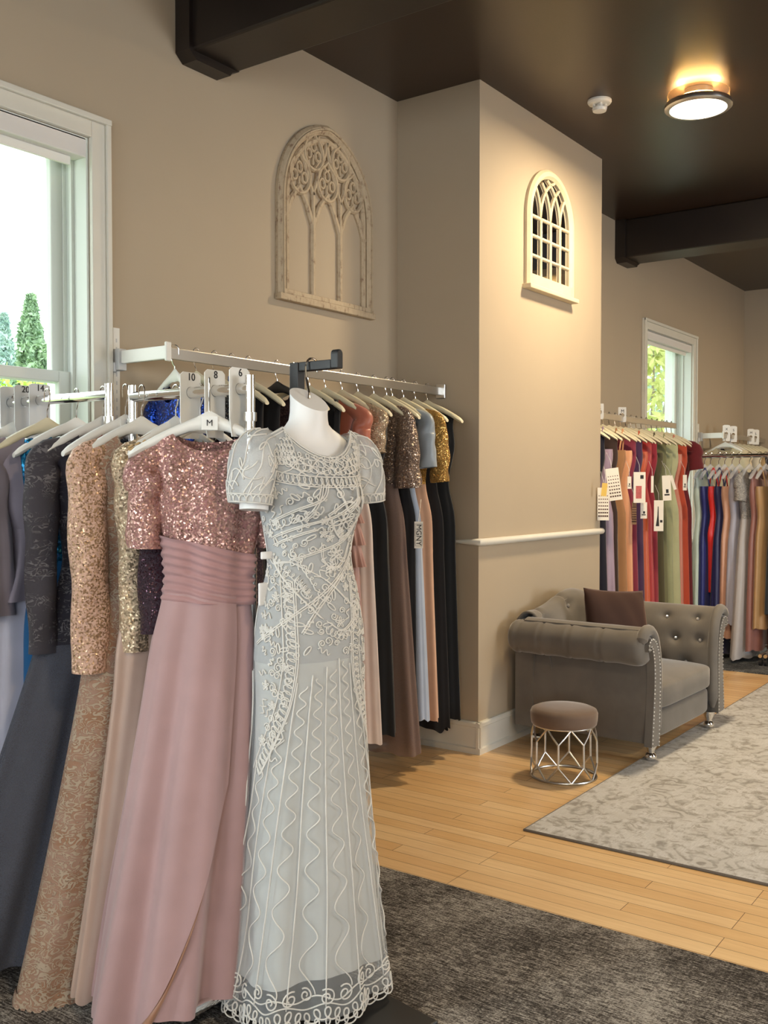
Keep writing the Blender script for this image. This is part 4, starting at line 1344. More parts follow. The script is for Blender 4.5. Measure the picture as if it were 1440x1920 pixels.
def near(words, label, x, hem, twist=0.0, **kw):
    hk = {k: kw.pop(k) for k in list(kw) if k in ('hmat', 'size', 'band', 'hw', 'hgroup', 'hlabel')}
    kw.setdefault('dep', 0.042); kw.setdefault('hemd', 0.062); kw.setdefault('famp', 0.010); kw.setdefault('sh', 0.18)
    return hung(words, name='evening_gown', label=label, x=x, y=YN, zt=ZTN, rz=RZ + twist, hem=hem, group=NG, seed=int(x * 100), **hk, **kw)


g = near('royal blue sequin gown', 'royal blue sequin gown at the window end of the near wall rail', 2.685, 0.22, -0.35, hmat='white_pl', hgroup='white hangers at the near end'); g.bodice(SQ['royal']); g.skirt(F['black']); g.sleeves(SQ['royal'], 0.20)
g = near('charcoal beaded gown', 'charcoal beaded gown second from the window end of the wall rail', 2.80, 0.2); g.bodice(SQ['black']); g.skirt(F['slate']); g.sleeves(SQ['black'], 0.16)
g = near('dark navy gown', 'dark navy gown third from the window end of the wall rail', 2.90, 0.2); g.bodice(F['plum']); g.skirt(F['plum'])
g = near('black sheath with blue marker', 'black sheath hanging below a blue marked hanger on the wall rail', 3.00, 0.25, band=plain('blue_sleeve', srgb(52, 84, 150), 0.5)); g.bodice(F['black']); g.skirt(F['black'])
g = near('black crepe gown', 'black crepe gown hidden behind the size 6 divider', 3.10, 0.2); g.bodice(F['black']); g.skirt(F['black'])
g = near('dark plum velvet gown', 'dark plum velvet gown on a black hanger left of the mannequin', 3.28, 0.2, hmat='blackpl', hgroup='black hanger on the near wall rail', hw=0.215); g.bodice(SQ['plum'], nth=60); g.skirt(F['plum']); g.sleeves(SQ['plum'], 0.3)
g = near('plain black gown', 'plain black gown behind the mannequin left shoulder', 3.39, 0.2); g.bodice(F['black_velvet']); g.skirt(F['black_velvet'])
g = near('black cap sleeve gown', 'black cap sleeve gown just right of the mannequin neck', 3.50, 0.24); g.bodice(F['black']); g.skirt(F['black']); g.sleeves(F['black'], 0.12)
g = near('coral satin ruffled gown', 'coral satin gown with dusty ruffled tiers right of the mannequin', 3.615, 0.28, 0.06); g.bodice(F['coral']); g.skirt(F['dusty'])
g.sleeves(F['coral'], 0.20, ra=0.058, end=0.056, ripple=0.06)
for k in range(4): g.ruffle(F['dusty'], g.H - 0.36 - 0.10 * k, 0.12, 0.020, name='tier')
g = near('beige sequin lace gown', 'beige sequin lace gown with ivory skirt beside the mannequin', 3.74, 0.235, hemw=0.225); g.bodice(SQ['nude']); g.skirt(F['ivory']); g.sleeves(SQ['nude'], 0.20)
g = near('black crepe column gown', 'black column gown between the ivory skirt and the mocha tulle gown', 3.865, 0.25); g.bodice(F['black_velvet']); g.skirt(F['black_velvet'])
g = near('mocha tulle gown', 'mocha tulle gown with beaded flutter sleeves on the wall rail', 3.995, 0.13, hemw=0.27, hemd=0.075); g.bodice(SQ['mocha']); g.skirt(F['mocha'], z0=0.05); g.skirt(SHR['mocha'], off=0.006, name='tulle_overskirt')
g.sleeves(SQ['mocha'], 0.36, ra=0.075, rb=0.045, end=0.090, spread=0.045, ripple=0.06)
g = near('black lace gown', 'black lace gown between the mocha and the grey blue gowns', 4.105, 0.30, hemw=0.17); g.bodice(SQ['black']); g.skirt(F['black'])
g = near('grey blue satin gown', 'grey blue satin gown with pale blue skirt on the wall rail', 4.155, 0.26); g.bodice(F['greyblue']); g.skirt(F['paleblue']); g.sleeves(F['greyblue'], 0.26, end=0.07)
g = near('gold sequin gown', 'gold sequin gown with short sleeves and blush skirt on the wall rail', 4.255, 0.24, hemw=0.215, famp=0.014); g.bodice(SQ['gold']); g.skirt(F['blush']); g.sleeves(SQ['gold'], 0.33, ra=0.078, rb=0.045, end=0.062, spread=0.075)
GOLD_AT = g
g = near('black satin gown', 'black satin gown with a dipping hem right of the gold gown', 4.365, 0.165, hemw=0.21); g.bodice(F['black']); g.skirt(F['black'], wave=0.012)
g = near('black velvet high neck gown', 'black velvet high necked gown at the pillar end of the wall rail', 4.480, 0.20, neck=0.02, neckw=0.05, hemw=0.205, hw=0.225, sh=0.165); g.bodice(F['black_velvet']); g.skirt(F['black_velvet'])
b = MB(); b.sphere((-0.205, 0.0, g.H - 0.34), 0.055, 14, 12, 1.7); b.build('beaded_cuff', SQ['black'], g.root)

# price ticket hanging on the gold gown
p = at_xy(785, 1003, 4.62)
t = thing('garment_tag', 'narrow white tag with black letters hanging beside the gold gown', 'tag', (p.x, p.y, p.z), YAW - PI / 2)
MB().box(-0.020, 0.020, -0.001, 0.001, -0.062, 0.062).build('card', M['card'], t, smooth=False)
MB().tube([(0, 0, 0.062), (0.006, 0.05, 0.10), (0.02, 0.26, 0.16)], 0.0012, 5).build('string', M['card'], t)
b = MB()
for a_, c_ in ((-0.016, -0.015), (0.015, 0.016)): b.box(a_, c_, -0.0016, -0.001, -0.052, 0.052)
b.box(-0.016, 0.016, -0.0016, -0.001, 0.051, 0.052); b.box(-0.016, 0.016, -0.0016, -0.001, -0.052, -0.051)
b.build('printed_border', M['ink'], t, smooth=False)
text('MGNY', 0.034, M['ink'], t, (0, -0.0018, 0), (PI / 2, PI / 2, 0))
t.rotation_euler = (0, 0, YAW - PI / 2)

# ------------------------------------------------------------------ gowns on the two rolling racks
RG = 'gowns on the near rolling racks'
ZTR = ZB + 0.016


def rack_gown(words, label, y, hem, rz, x=2.0, zt=None, **kw):
    hk = {k: kw.pop(k) for k in list(kw) if k in ('hmat', 'size', 'band', 'hw', 'hgroup', 'hlabel')}
    hk.setdefault('hmat', 'white_pl'); hk.setdefault('hgroup', 'white hangers on the near rolling racks')
    return hung(words, name='evening_gown', label=label, x=x, y=y, zt=zt or ZTR, rz=rz, hem=hem, group=RG, barh=0.034, **hk, **kw)


Z2 = ZTR + 0.012
g = rack_gown('black gown by the wall', 'black gown nearest the wall on the rack under the window', 2.965, 0.05, -0.15, zt=Z2, seed=3, dep=0.04, hemd=0.06, hemw=0.26, lean=(-0.10, 0)); g.bodice(F['black']); g.skirt(F['black'])
g = rack_gown('lavender grey chiffon gown', 'lavender grey chiffon gown with fluttering cape sleeves at the left edge', 2.715, 0.10, -0.12, x=1.95, zt=Z2, seed=5, dep=0.045, hemd=0.06, hemw=0.22, hmat='cream_pl', lean=(-0.04, 0)); g.bodice(F['lavender']); g.skirt(F['lavender_pale'])
g.sleeves(F['lavender'], 0.50, ra=0.075, rb=0.05, end=0.105, spread=0.03, ripple=0.14, name='flutter_sleeve')
g.ruffle(F['lavender'], g.H - 0.30, 0.22, 0.035, 'cape_tier', 15, 0.02)
g = rack_gown('teal sequin gown', 'teal blue sequin gown with plain teal skirt on the rack under the window', 2.635, 0.12, -0.22, zt=Z2, seed=8, dep=0.04, hemd=0.05, hemw=0.20); g.bodice(SQ['teal']); g.skirt(F['teal'])
g.sleeves(SQ['teal'], 0.12)
g = rack_gown('charcoal lace gown', 'charcoal beaded lace gown with long sleeves and tulle skirt', 2.505, 0.06, -0.20, zt=Z2, seed=12, dep=0.05, hemd=0.10, hemw=0.26, hip=0.16, lean=(-0.27, 0.03), famp=0.014)
g.bodice(LC['grey_bead'], to=g.W - 0.28); g.skirt(F['slate'], z1=g.W - 0.26, z0=0.03); g.skirt(SHR['slate'], z1=g.W - 0.24, off=0.006, name='tulle_overskirt')
g.sleeves(LC['grey'], 0.60, ra=0.070, rb=0.052, end=0.052, spread=0.03)
g = rack_gown('crimson gown', 'crimson gown peeping out between the charcoal and the gold lace gowns', 2.40, 0.7, -0.2, zt=Z2, seed=14, dep=0.03, hemd=0.04, hemw=0.07, sh=0.17, waist=0.10, hip=0.07, size='S'); fab('crimson', srgb(120, 20, 34), satin=True); g.bodice(F['crimson']); g.skirt(F['crimson'])
g = rack_gown('gold and nude lace gown', 'nude and gold corded lace gown with long sleeves and scalloped hem', 2.285, 0.018, -0.22, x=1.965, seed=21, dep=0.055, hemd=0.075, hemw=0.135, hip=0.145, sh=0.175, lean=(-0.235, 0.035), famp=0.007, folds=(5, 9))
g.bodice(LC['gold'], to=g.W - 0.1); g.skirt(LC['gold'], z1=g.W - 0.08, wave=0.0, nz=60)
g.sleeves(LC['gold_sleeve'], 0.62, ra=0.074, rb=0.056, end=0.066, spread=-0.005)
b = MB(); rows = []
for i in range(3):
    rows.append([g.pt(2 * PI * j / 240, 0.022 - 0.016 * i - (0.010 * abs(math.sin(2 * PI * j / 240 * 14)) if i == 2 else 0) + 0.006, 0.003 + 0.004 * i) for j in range(240)])
b.grid(rows, True); b.build('scalloped_hem', LC['gold'], g.root, angle=180)
g = rack_gown('beige jacket gown', 'taupe satin gown under a beige sequin jacket with gold braid collar', 2.195, 0.03, -0.18, x=2.015, seed=25, dep=0.045, hemd=0.06, hemw=0.14, sh=0.158, hw=0.18, lean=(-0.19, 0.0), famp=0.012)
g.bodice(SQ['beige'], to=g.W - 0.16); g.skirt(F['taupe'], z1=g.W - 0.12); g.sleeves(SQ['beige'], 0.56, ra=0.066, rb=0.05, end=0.056, spread=-0.02)
fab('gold_braid', srgb(190, 158, 108), rough=0.5)
b = MB()
for q in range(6):
    b.tube([(-0.165 + 0.010 * k + 0, -0.016 - 0.006 * q * 0.5 - (0.006 if k % 2 else 0), g.H - 0.048 - 0.008 * q + 0.0035 * k + (0.004 if k % 2 else 0)) for k in range(13)], 0.0034, 6)
b.build('gold_braid', F['gold_braid'], g.root)
g = rack_gown('dark plum gown', 'dark plum gown with scattered sequins between the beige jacket and the rose gown', 2.115, 0.10, -0.10, x=2.035, seed=31, dep=0.05, hemd=0.06, hemw=0.20, sh=0.150, bust=0.15, waist=0.12, hip=0.15, hw=0.17, lean=(-0.05, 0)); g.bodice(SQ['plum'], to=g.W - 0.18); g.skirt(F['plum'], z1=g.W - 0.14)
g.sleeves(SQ['plum'], 0.50, ra=0.062, rb=0.05, end=0.066, spread=0.02, ripple=0.03)
b = MB(); b.tube([(-0.17, -0.05, g.H - 0.42), (-0.175, -0.065, g.H - 0.46), (-0.17, -0.065, g.H - 0.51), (-0.16, -0.058, g.H - 0.46), (-0.165, -0.05, g.H - 0.42)], 0.0035, 6); b.build('hanging_loop', M['white_pl'], g.root)

# the dusty rose gown at the front of the rack, turned to face the room
fab('rose_inner', srgb(160, 126, 120), rough=0.6)
g = rack_gown('dusty rose gown', 'dusty rose gown with sequin bodice and ruched waist facing the camera', 1.975, 0.045, -0.76, x=1.935, seed=42, size='M', hw=0.215, dep=0.085, hemd=0.19, hemw=0.195, hip=0.140, waist=0.118, bust=0.145, sh=0.155,
               waist_at=0.40, neck=0.05, neckw=0.09, lean=(-0.125, -0.02), folds=(6, 11), famp=0.034, drop=0.140)
RO = g
g.bodice(SQ['rose'], to=g.W + 0.06, nz=30, nth=96); g.sleeves(SQ['rose'], 0.250, ra=0.070, rb=0.064, end=0.060, spread=0.025)
# ruched wrap waistband: pleats running slightly down to one side
rows = []
for i in range(41):
    v = i / 40; row = []
    for j in range(120):
        th = 2 * PI * j / 120
        sl = 0.030 * math.cos(th)                       # higher on one side
        z = g.W + 0.098 - 0.155 * v + sl * (0.3 + 0.7 * (1 - v)) * -1
        row.append(g.pt(th, z, 0.008 + 0.0035 * math.sin(v * 46 + 3 * math.sin(2 * th) + 1.5 * math.sin(th))))
    rows.append(row)
MB().grid(rows, True).build('ruched_waistband', F['rose_band'], g.root, angle=180)
# under layer and the wrapped over layer whose front edge sweeps down to the left
g.skirt(F['rose'], z1=g.W - 0.03, z0=0.035, name='underskirt', off=-0.004, nz=60, nth=160)
rows = []
for i in range(61):
    v = i / 60; row = []
    for j in range(131):
        th = -PI / 2 + 0.62 - 2 * PI * 0.86 * j / 130          # from the front edge round by the left to the back
        e = j / 130
        edge = 0.62 * max(0.0, 1 - e / 0.20) ** 1.6              # front edge lifts towards the right
        z1 = g.W - 0.03; z0 = 0.0 + edge + 0.006 * math.sin(9 * th)
        row.append(g.pt(th, z1 + (z0 - z1) * v, 0.006 + 0.010 * max(0, 1 - e / 0.2) * v))
    rows.append(row)
MB().grid(rows).build('wrap_skirt', F['rose'], g.root, angle=180)
rows = []
for k in range(4):   # turned-up satin facing along the wrap edge
    row = []
    for j in range(40):
        e = j / 39 * 0.20; th = -PI / 2 + 0.62 - 2 * PI * 0.86 * e
        edge = 0.62 * max(0.0, 1 - e / 0.20) ** 1.6
        z = edge + 0.006 * math.sin(9 * th) + 0.0 - 0.012 * k * (0.4 + e * 5)
        row.append(g.pt(th, max(0.004, z), 0.004 + 0.008 * math.sin(k * 1.2) + 0.003 * math.sin(31 * e * 3)))
    rows.append(row)
MB().grid(rows).build('satin_facing', F['rose_lining'], g.root, angle=180)

# ------------------------------------------------------------------ mannequin stand, hanging form and the embroidered silver gown
MX, MY, MR = 2.098, 1.762, math.radians(-10.0)
sd = thing('display_stand', 'black T shaped display stand rising behind the white mannequin neck', 'display stand', (2.15, 1.845, 0.007))
b = MB(); b.box(-0.23, 0.135, -0.42, 0.16, 0.0, 0.014)
o = b.build('base_plate', M['black'], sd, smooth=False, bevel=0.004); o.rotation_euler = (0, 0, MR)
MB().box(-0.0155, 0.0155, -0.0155, 0.0155, 0.014, 1.785).build('post', M['black'], sd, smooth=False, bevel=0.002)
b = MB(); b.box(-0.0125, 0.0125, -0.130, -0.0155, 1.760, 1.785)
b.build('arm', M['black'], sd, smooth=False, bevel=0.002)
b = MB(); n_ = 10
out = [(-0.0125, 1.760)] + [(0.0125, 1.760)] + [(0.0125 * math.cos(a), 1.800 + 0.0125 * math.sin(a)) for a in np.linspace(0, PI, n_)]
b.prism(out, -0.155, -0.130); b.build('upturned_end', M['black'], sd, smooth=False, bevel=0.003)

mz = [0.055, 0.18, 0.40, 0.62, 0.86, 1.05, 1.15, 1.255, 1.33, 1.40, 1.48, 1.55, 1.61]
mhw = [0.238, 0.222, 0.203, 0.186, 0.172, 0.167, 0.150, 0.126, 0.136, 0.152, 0.158, 0.166, 0.168]
mhd = [0.182, 0.172, 0.155, 0.132, 0.114, 0.108, 0.098, 0.086, 0.098, 0.114, 0.100, 0.072, 0.040]
ZN_ = 1.603   # top of the gown at the neck side


def MS(th, z, off=0.0, fold=1.0):
    hw = float(cat(mz, mhw, z)); hd = float(cat(mz, mhd, z))
    k = max(0.0, min(1.0, (0.80 - z) / 0.75))
    f = fold * (0.013 * k * math.sin(7 * th + 1.1 + 0.5 * math.sin(3 * z)) + 0.008 * k * math.sin(12 * th + 0.4)) + off
    hem_push = 0.05 * k ** 1.5 * math.exp(-((th - 0.35) / 0.55) ** 2)      # the left side seam kicks out
    bust = 0.016 * (math.exp(-((z - 1.40) / 0.055) ** 2)) * (math.exp(-((th + PI / 2 - 0.52) / 0.36) ** 2) + math.exp(-((th + PI / 2 + 0.52) / 0.36) ** 2))
    r_ = f + hem_push + bust
    return Vector(((hw + r_) * math.cos(th), (hd + r_) * math.sin(th) - 0.006, z))


def mtop(th):
    x = abs(0.168 * math.cos(th)); fr = math.sin(th) < 0
    nw = 0.118
    if x < nw: return ZN_ - max(0, 1 - (x / nw) ** 2) ** 0.75 * (0.078 if fr else 0.035)
    return ZN_ - (x - nw) * 0.55


def msz(s_, z):
    """front-centre distance s along the surface and height z -> angle"""
    return -PI / 2 + s_ / (0.72 * float(cat(mz, mhw, z)) + 0.28 * float(cat(mz, mhd, z)))


GW = thing('embroidered_gown', 'silver grey gown with corded embroidery and sheer cap sleeves on the white mannequin', 'gown', (MX, MY, 0.0), MR)
fab('silver_ground', srgb(170, 172, 172), rough=0.6, sheen=0.3)
fab('silver_cord', srgb(212, 209, 203), rough=0.55, sheen=0.2)
T_SK = sheer('tulle_silver', srgb(206, 209, 210), 0.26); T_SL = sheer('tulle_sleeve', srgb(206, 208, 208), 0.50)
rows = []
for i in range(41):
    v = i / 40
    rows.append([MS(2 * PI * j / 128, mtop(2 * PI * j / 128) * (1 - v) + 0.98 * v) for j in range(128)])
MB().grid(rows, True).build('bodice', F['silver_ground'], GW, angle=180)
rows = []
for i in range(61):
    z = 1.0 - (1.0 - 0.150) * i / 60
    rows.append([MS(2 * PI * j / 160, z + (0.012 * math.sin(2 * PI * j / 160 * 3 + 1) * i / 60), -0.0012 - 0.009 * min(1, i / 24), 1.0 - 0.2 * min(1, i / 24)) for j in range(160)])
MB().grid(rows, True).build('lining_skirt', F['lining'], GW, angle=180)
rows = []
for i in range(71):
    z = 1.452 - (1.452 - 0.062) * i / 70
    rows.append([MS(2 * PI * j / 180, z, 0.0018) for j in range(180)])
MB().grid(rows, True).build('tulle_overskirt', T_SK, GW, angle=180)

# sleeves
def msleeve(sd_):
    kn = [0, 0.18, 0.55, 1.0]
    C = [Vector((sd_ * 0.128, 0, 1.556)), Vector((sd_ * 0.168, -0.002, 1.545)), Vector((sd_ * 0.196, -0.006, 1.48)), Vector((sd_ * 0.205, -0.010, 1.398))]

    def f(t, ph, off=0.0):
        p = Vector((float(cat(kn, [c[i] for c in C], t)) for i in range(3)))
        q = Vector((float(cat(kn, [c[i] for c in C], min(1, t + 0.02))) for i in range(3))); q0 = Vector((float(cat(kn, [c[i] for c in C], max(0, t - 0.02))) for i in range(3)))
        T = (q - q0).normalized(); Nn = T.cross(Vector((0, 1, 0))).normalized()
        a = float(cat([0, 0.3, 0.7, 1], [0.040, 0.058, 0.058, 0.052], t)) + off; b_ = float(cat([0, 0.3, 0.7, 1], [0.036, 0.062, 0.064, 0.058], t)) + off
        w = 1 + 0.03 * math.sin(5 * ph + 4 * t) * t
        return p + Nn * a * w * math.cos(ph) + Vector((0, 1, 0)) * b_ * w * math.sin(ph)
    return f


SLV = {-1: msleeve(-1), 1: msleeve(1)}
for sd_ in (-1, 1):
    MB().grid([[SLV[sd_](i / 24, 2 * PI * k / 48) for k in range(48)] for i in range(25)], True).build('cap_sleeve', T_SL, GW, angle=180)

# ---- corded embroidery, laid on the cloth
cr = random.Random(77)
CB = MB()
RC = 0.0021


def lay(pts, r=RC, off=0.0030):
    """pts: list of (s, z) on the gown front"""
    P = [MS(msz(s_, z), z, off) for s_, z in pts]
    CB.tube(P, r, 5)


def dens(pts, step=0.006):
    out = []
    for a, c in zip(pts, pts[1:]):
        n = max(1, int(math.hypot(c[0] - a[0], c[1] - a[1]) / step))
        out += [(a[0] + (c[0] - a[0]) * i / n, a[1] + (c[1] - a[1]) * i / n) for i in range(n)]
    return out + [pts[-1]]


def smooth(pts, n=40):
    t = np.linspace(0, 1, len(pts)); q = np.linspace(0, 1, n)
    return list(zip(cat(t, [p[0] for p in pts], q), cat(t, [p[1] for p in pts], q)))


def px(u, v): return ((u - 618) / 640.0, EYE - (v - 908) * 2.63 / FPX)
def pxs(l): return [px(*p) for p in l]


def coil(path, amp, pitch, side=0.0, lean=0.0):
    """a row of loops along a path"""
    path = dens(path, 0.002); L_ = 0; out = []; last = path[0]; n = len(path)
    for i, p in enumerate(path):
        L_ += math.hypot(p[0] - last[0], p[1] - last[1]); last = p
        a, c = path[max(0, i - 1)], path[min(n - 1, i + 1)]
        t = Vector((c[0] - a[0], c[1] - a[1])); t = t.normalized() if t.length > 1e-9 else Vector((1, 0)); m = Vector((-t.y, t.x))
        ph = 2 * PI * L_ / pitch
        q = Vector(p) + m * (amp * (math.sin(ph) + side)) + t * (pitch * 0.42 * math.cos(ph) + lean * math.sin(ph))
        out.append((q.x, q.y))
    lay(out)


def spiral(s_, z, r, turns=1.4, flip=1, rot=0.0):
    lay([(s_ + flip * r * (1 - 0.75 * t) * math.cos(2 * PI * turns * t + rot), z + r * (1 - 0.75 * t) * math.sin(2 * PI * turns * t + rot)) for t in np.linspace(0, 1, 22)])


def flower(s_, z, r, n=6):
    for k in range(n):
        a = 2 * PI * k / n + 0.3
        lay([(s_ + (r * 0.62 + r * 0.42 * math.cos(q)) * math.cos(a) - r * 0.20 * math.sin(q) * math.sin(a), z + (r * 0.62 + r * 0.42 * math.cos(q)) * math.sin(a) + r * 0.20 * math.sin(q) * math.cos(a)) for q in np.linspace(0, 2 * PI, 12)])
    lay([(s_ + r * 0.2 * math.cos(q), z + r * 0.2 * math.sin(q)) for q in np.linspace(0, 2 * PI, 9)])


def scurve(s_, z, L_, amp, rot, n=2.0):
    c, d = math.cos(rot), math.sin(rot); o_ = []
    for t in np.linspace(-0.5, 0.5, int(10 * n) + 6):
        x, y = L_ * t, amp * math.sin(2 * PI * n * t); o_.append((s_ + x * c - y * d, z + x * d + y * c))
    lay(o_)


# skirt: fanned straight cords with waving cords between them
ztop_s, zbot_s = 0.985, 0.10
fan = lambda z: 0.036 + 0.066 * ((ztop_s - z) / (ztop_s - zbot_s)) ** 1.1
for k in range(-5, 6):
    zs_ = ztop_s - (0.018 * abs(k) if k > -4 else 0.12 + 0.07 * (abs(k) - 3)) - (0.05 * max(0, k - 2))
    lay([((k + 0.15) * fan(z), z) for z in np.linspace(zs_, zbot_s, 60)])
    pts = []; ph = cr.uniform(0, 6)
    for z in np.linspace(zs_ - 0.01, zbot_s + cr.uniform(0.0, 0.05), 220):
        t = (ztop_s - z) / (ztop_s - zbot_s)
        wl = 0.042 + 0.135 * t ** 1.6
        ph += 2 * PI * (zs_ - zbot_s) / 220 / wl
        pts.append(((k + 0.65) * fan(z) + (0.0085 + 0.016 * t) * math.sin(ph), z))
    lay(pts, 0.0019)
# further round the sides and back: plain fanned cords and waves by angle
for th in np.linspace(-PI / 2 + 2.1, -PI / 2 + 2 * PI - 2.1, 10):
    CB.tube([MS(th, z, 0.0030) for z in np.linspace(0.95, 0.11, 40)], RC, 5)
    CB.tube([MS(th + 0.12 + 0.05 * math.sin(z * 40 * (1.4 - z * 0.5)), z, 0.0030) for z in np.linspace(0.95, 0.12, 120)], RC, 5)
# scalloped hem border: two running cords, scrolls and hanging loops
for k in range(2):
    CB.tube([MS(th, 0.098 + 0.020 * k + 0.010 * math.sin(th * 12 + k), 0.002) for th in np.linspace(0, 2 * PI, 240)], RC, 5)
CB.tube([MS(ph / 54 + 0.060 * math.cos(ph), 0.074 + 0.015 * math.sin(ph) + 0.010 * math.sin(ph / 54 * 12), 0.003) for ph in np.linspace(0, 2 * PI * 54, 54 * 16)], 0.0024, 5)
CB.tube([MS(ph / 54 + 0.050 * math.cos(ph), 0.054 + 0.013 * math.sin(ph) + 0.006 * math.sin(ph / 54 * 12), 0.003) for ph in np.linspace(0.9, 2 * PI * 54 + 0.9, 54 * 16)], 0.0022, 5)
for k in range(26):
    th = 2 * PI * k / 26 + cr.uniform(-0.04, 0.04); zz = 0.128 + cr.uniform(-0.01, 0.012); r_ = cr.uniform(0.014, 0.024); fl = cr.choice((-1, 1))
    CB.tube([MS(th + fl * r_ * (1 - 0.8 * t) * math.cos(9.5 * t + 1) / 0.22, zz + r_ * (1 - 0.8 * t) * math.sin(9.5 * t + 1), 0.003) for t in np.linspace(0, 1, 26)], 0.0023, 5)
# hip sides: a rib of leaf loops along a curving cord, scrolls outside it
for sg in (-1, 1):
    rib = smooth([(sg * 0.085 - 0.02, 1.20), (sg * 0.082 - 0.025, 1.08), (sg * 0.080 - 0.03, 0.97), (sg * 0.105 - 0.03, 0.86), (sg * 0.16 - 0.03, 0.76), (sg * 0.22 - 0.02, 0.69)], 60)
    lay(rib); lay([(a + sg * 0.006, z - 0.004) for a, z in rib]); coil([(a + sg * 0.020, z) for a, z in rib], 0.013, 0.017, 0, 0.004)
    lay([(a + sg * 0.042, z + 0.01) for a, z in rib])
# crossing cords on bodice and waist, following the photograph's lattice
for l in ([(452, 1205), (520, 1165), (600, 1110), (672, 1040), (690, 1005)], [(556, 1185), (590, 1135), (625, 1095), (668, 1050)], [(505, 1050), (530, 1085), (575, 1140), (592, 1160)],
          [(545, 1050), (590, 1035), (640, 1015), (668, 985)], [(500, 1008), (560, 985), (620, 965), (660, 930)], [(497, 978), (545, 955), (585, 935), (600, 905)],
          [(505, 1022), (560, 1000), (585, 992)], [(510, 1055), (545, 1052)], [(545, 1052), (600, 1085), (640, 1125), (668, 1150)], [(600, 965), (634, 1010), (668, 975), (640, 940), (600, 965)],
          [(598, 1018), (602, 1050), (622, 1068), (648, 1050), (660, 1020)], [(610, 905), (628, 940), (640, 960), (655, 935), (662, 900)], [(600, 1165), (628, 1185), (655, 1170), (672, 1145)],
          [(590, 905), (575, 950), (560, 975)], [(680, 905), (672, 950), (690, 970)]):
    lay(dens(smooth(pxs(l), 30), 0.006)); lay([(a + 0.005, z - 0.003) for a, z in dens(smooth(pxs(l), 30), 0.006)])
for l, a_, p_ in (([(598, 1180), (630, 1198), (660, 1180), (676, 1155)], 0.010, 0.014), ([(556, 1080), (572, 1115), (590, 1140)], 0.010, 0.012), ([(500, 990), (560, 968), (590, 955)], 0.010, 0.020),
                  ([(505, 1040), (540, 1070), (575, 1110)], 0.008, 0.014), ([(612, 1075), (640, 1085), (668, 1060)], 0.010, 0.015), ([(545, 1030), (575, 1075), (590, 1110)], 0.006, 0.018)):
    coil(smooth(pxs(l), 30), a_, p_)
a_, z_ = px(634, 978); flower(a_, z_, 0.030); a_, z_ = px(628, 1042); flower(a_, z_, 0.026, 7); a_, z_ = px(618, 1065); flower(a_, z_, 0.016, 6)
# yoke: loop row along its lower edge, two cords crossing, dense loops above
yoke = lambda s_: 1.455 + 0.10 * s_ * s_ / 0.02 * 0.12
coil([(s_, yoke(s_)) for s_ in np.linspace(-0.165, 0.165, 30)], 0.011, 0.015); lay([(s_, yoke(s_) + 0.013) for s_ in np.linspace(-0.17, 0.17, 40)]); lay([(s_, yoke(s_) - 0.014) for s_ in np.linspace(-0.17, 0.17, 40)])
for q in range(7):
    s0 = -0.16 + 0.05 * q
    lay([(s0 + 0.085 * t, 1.465 + 0.055 * t + 0.004 * math.sin(9 * t)) for t in np.linspace(0, 1, 16)]); lay([(s0 + 0.09 - 0.085 * t, 1.468 + 0.055 * t) for t in np.linspace(0, 1, 16)])
for q in range(3):
    coil([(s_, 1.482 + 0.017 * q + 1.4 * s_ * s_) for s_ in np.linspace(-0.15 + 0.01 * q, 0.15 - 0.01 * q, 30)], 0.008, 0.017 + 0.002 * q)
CB.tube([MS(th, mtop(th) - 0.004, 0.002) for th in np.linspace(-PI - 0.0, PI, 200)], 0.0025, 5)
CB.tube([MS(th, mtop(th) - 0.012, 0.002) for th in np.linspace(-PI - 0.0, PI, 200)], RC, 5)
for sg in (-1, 1):
    for q in range(7):
        coil([(sg * (0.10 + 0.010 * q), z) for z in np.linspace(1.50, 1.585 - 0.008 * q, 12)], 0.006, 0.016)
# scattered scrolls, leaves and curls filling the ground of the bodice and hips
taken = []
tries = 0
while len(taken) < 310 and tries < 9000:
    tries += 1
    z = cr.uniform(0.72, 1.45); s_ = cr.uniform(-0.235, 0.235)
    if z < 1.0 and abs(s_) < 0.10 + 0.25 * (1.0 - z): continue
    if any((s_ - a) ** 2 + (z - c) ** 2 < 0.0172 ** 2 for a, c in taken): continue
    taken.append((s_, z)); k = cr.random()
    if k < 0.35: spiral(s_, z, cr.uniform(0.008, 0.013), 1.5, cr.choice((-1, 1)), cr.uniform(0, 6))
    elif k < 0.62: scurve(s_, z, cr.uniform(0.024, 0.036), 0.006, cr.uniform(0, PI), cr.choice((1, 1.5, 2)))
    elif k < 0.78: flower(s_, z, cr.uniform(0.011, 0.015), 5)
    else:
        rot = cr.uniform(0, PI)
        lay([(s_ + 0.014 * math.cos(q) * math.cos(rot) - 0.005 * math.sin(q) * math.sin(rot), z + 0.014 * math.cos(q) * math.sin(rot) + 0.005 * math.sin(q) * math.cos(rot)) for q in np.linspace(0, 2 * PI, 14)])
# the back of the bodice: a plainer lattice
for k in range(14):
    th = PI / 2 - 0.9 + 1.8 * k / 13
    CB.tube([MS(th + 0.10 * math.sin(z * 30 + k), z, 0.0030) for z in np.linspace(0.98, 1.52, 60)], RC, 5)
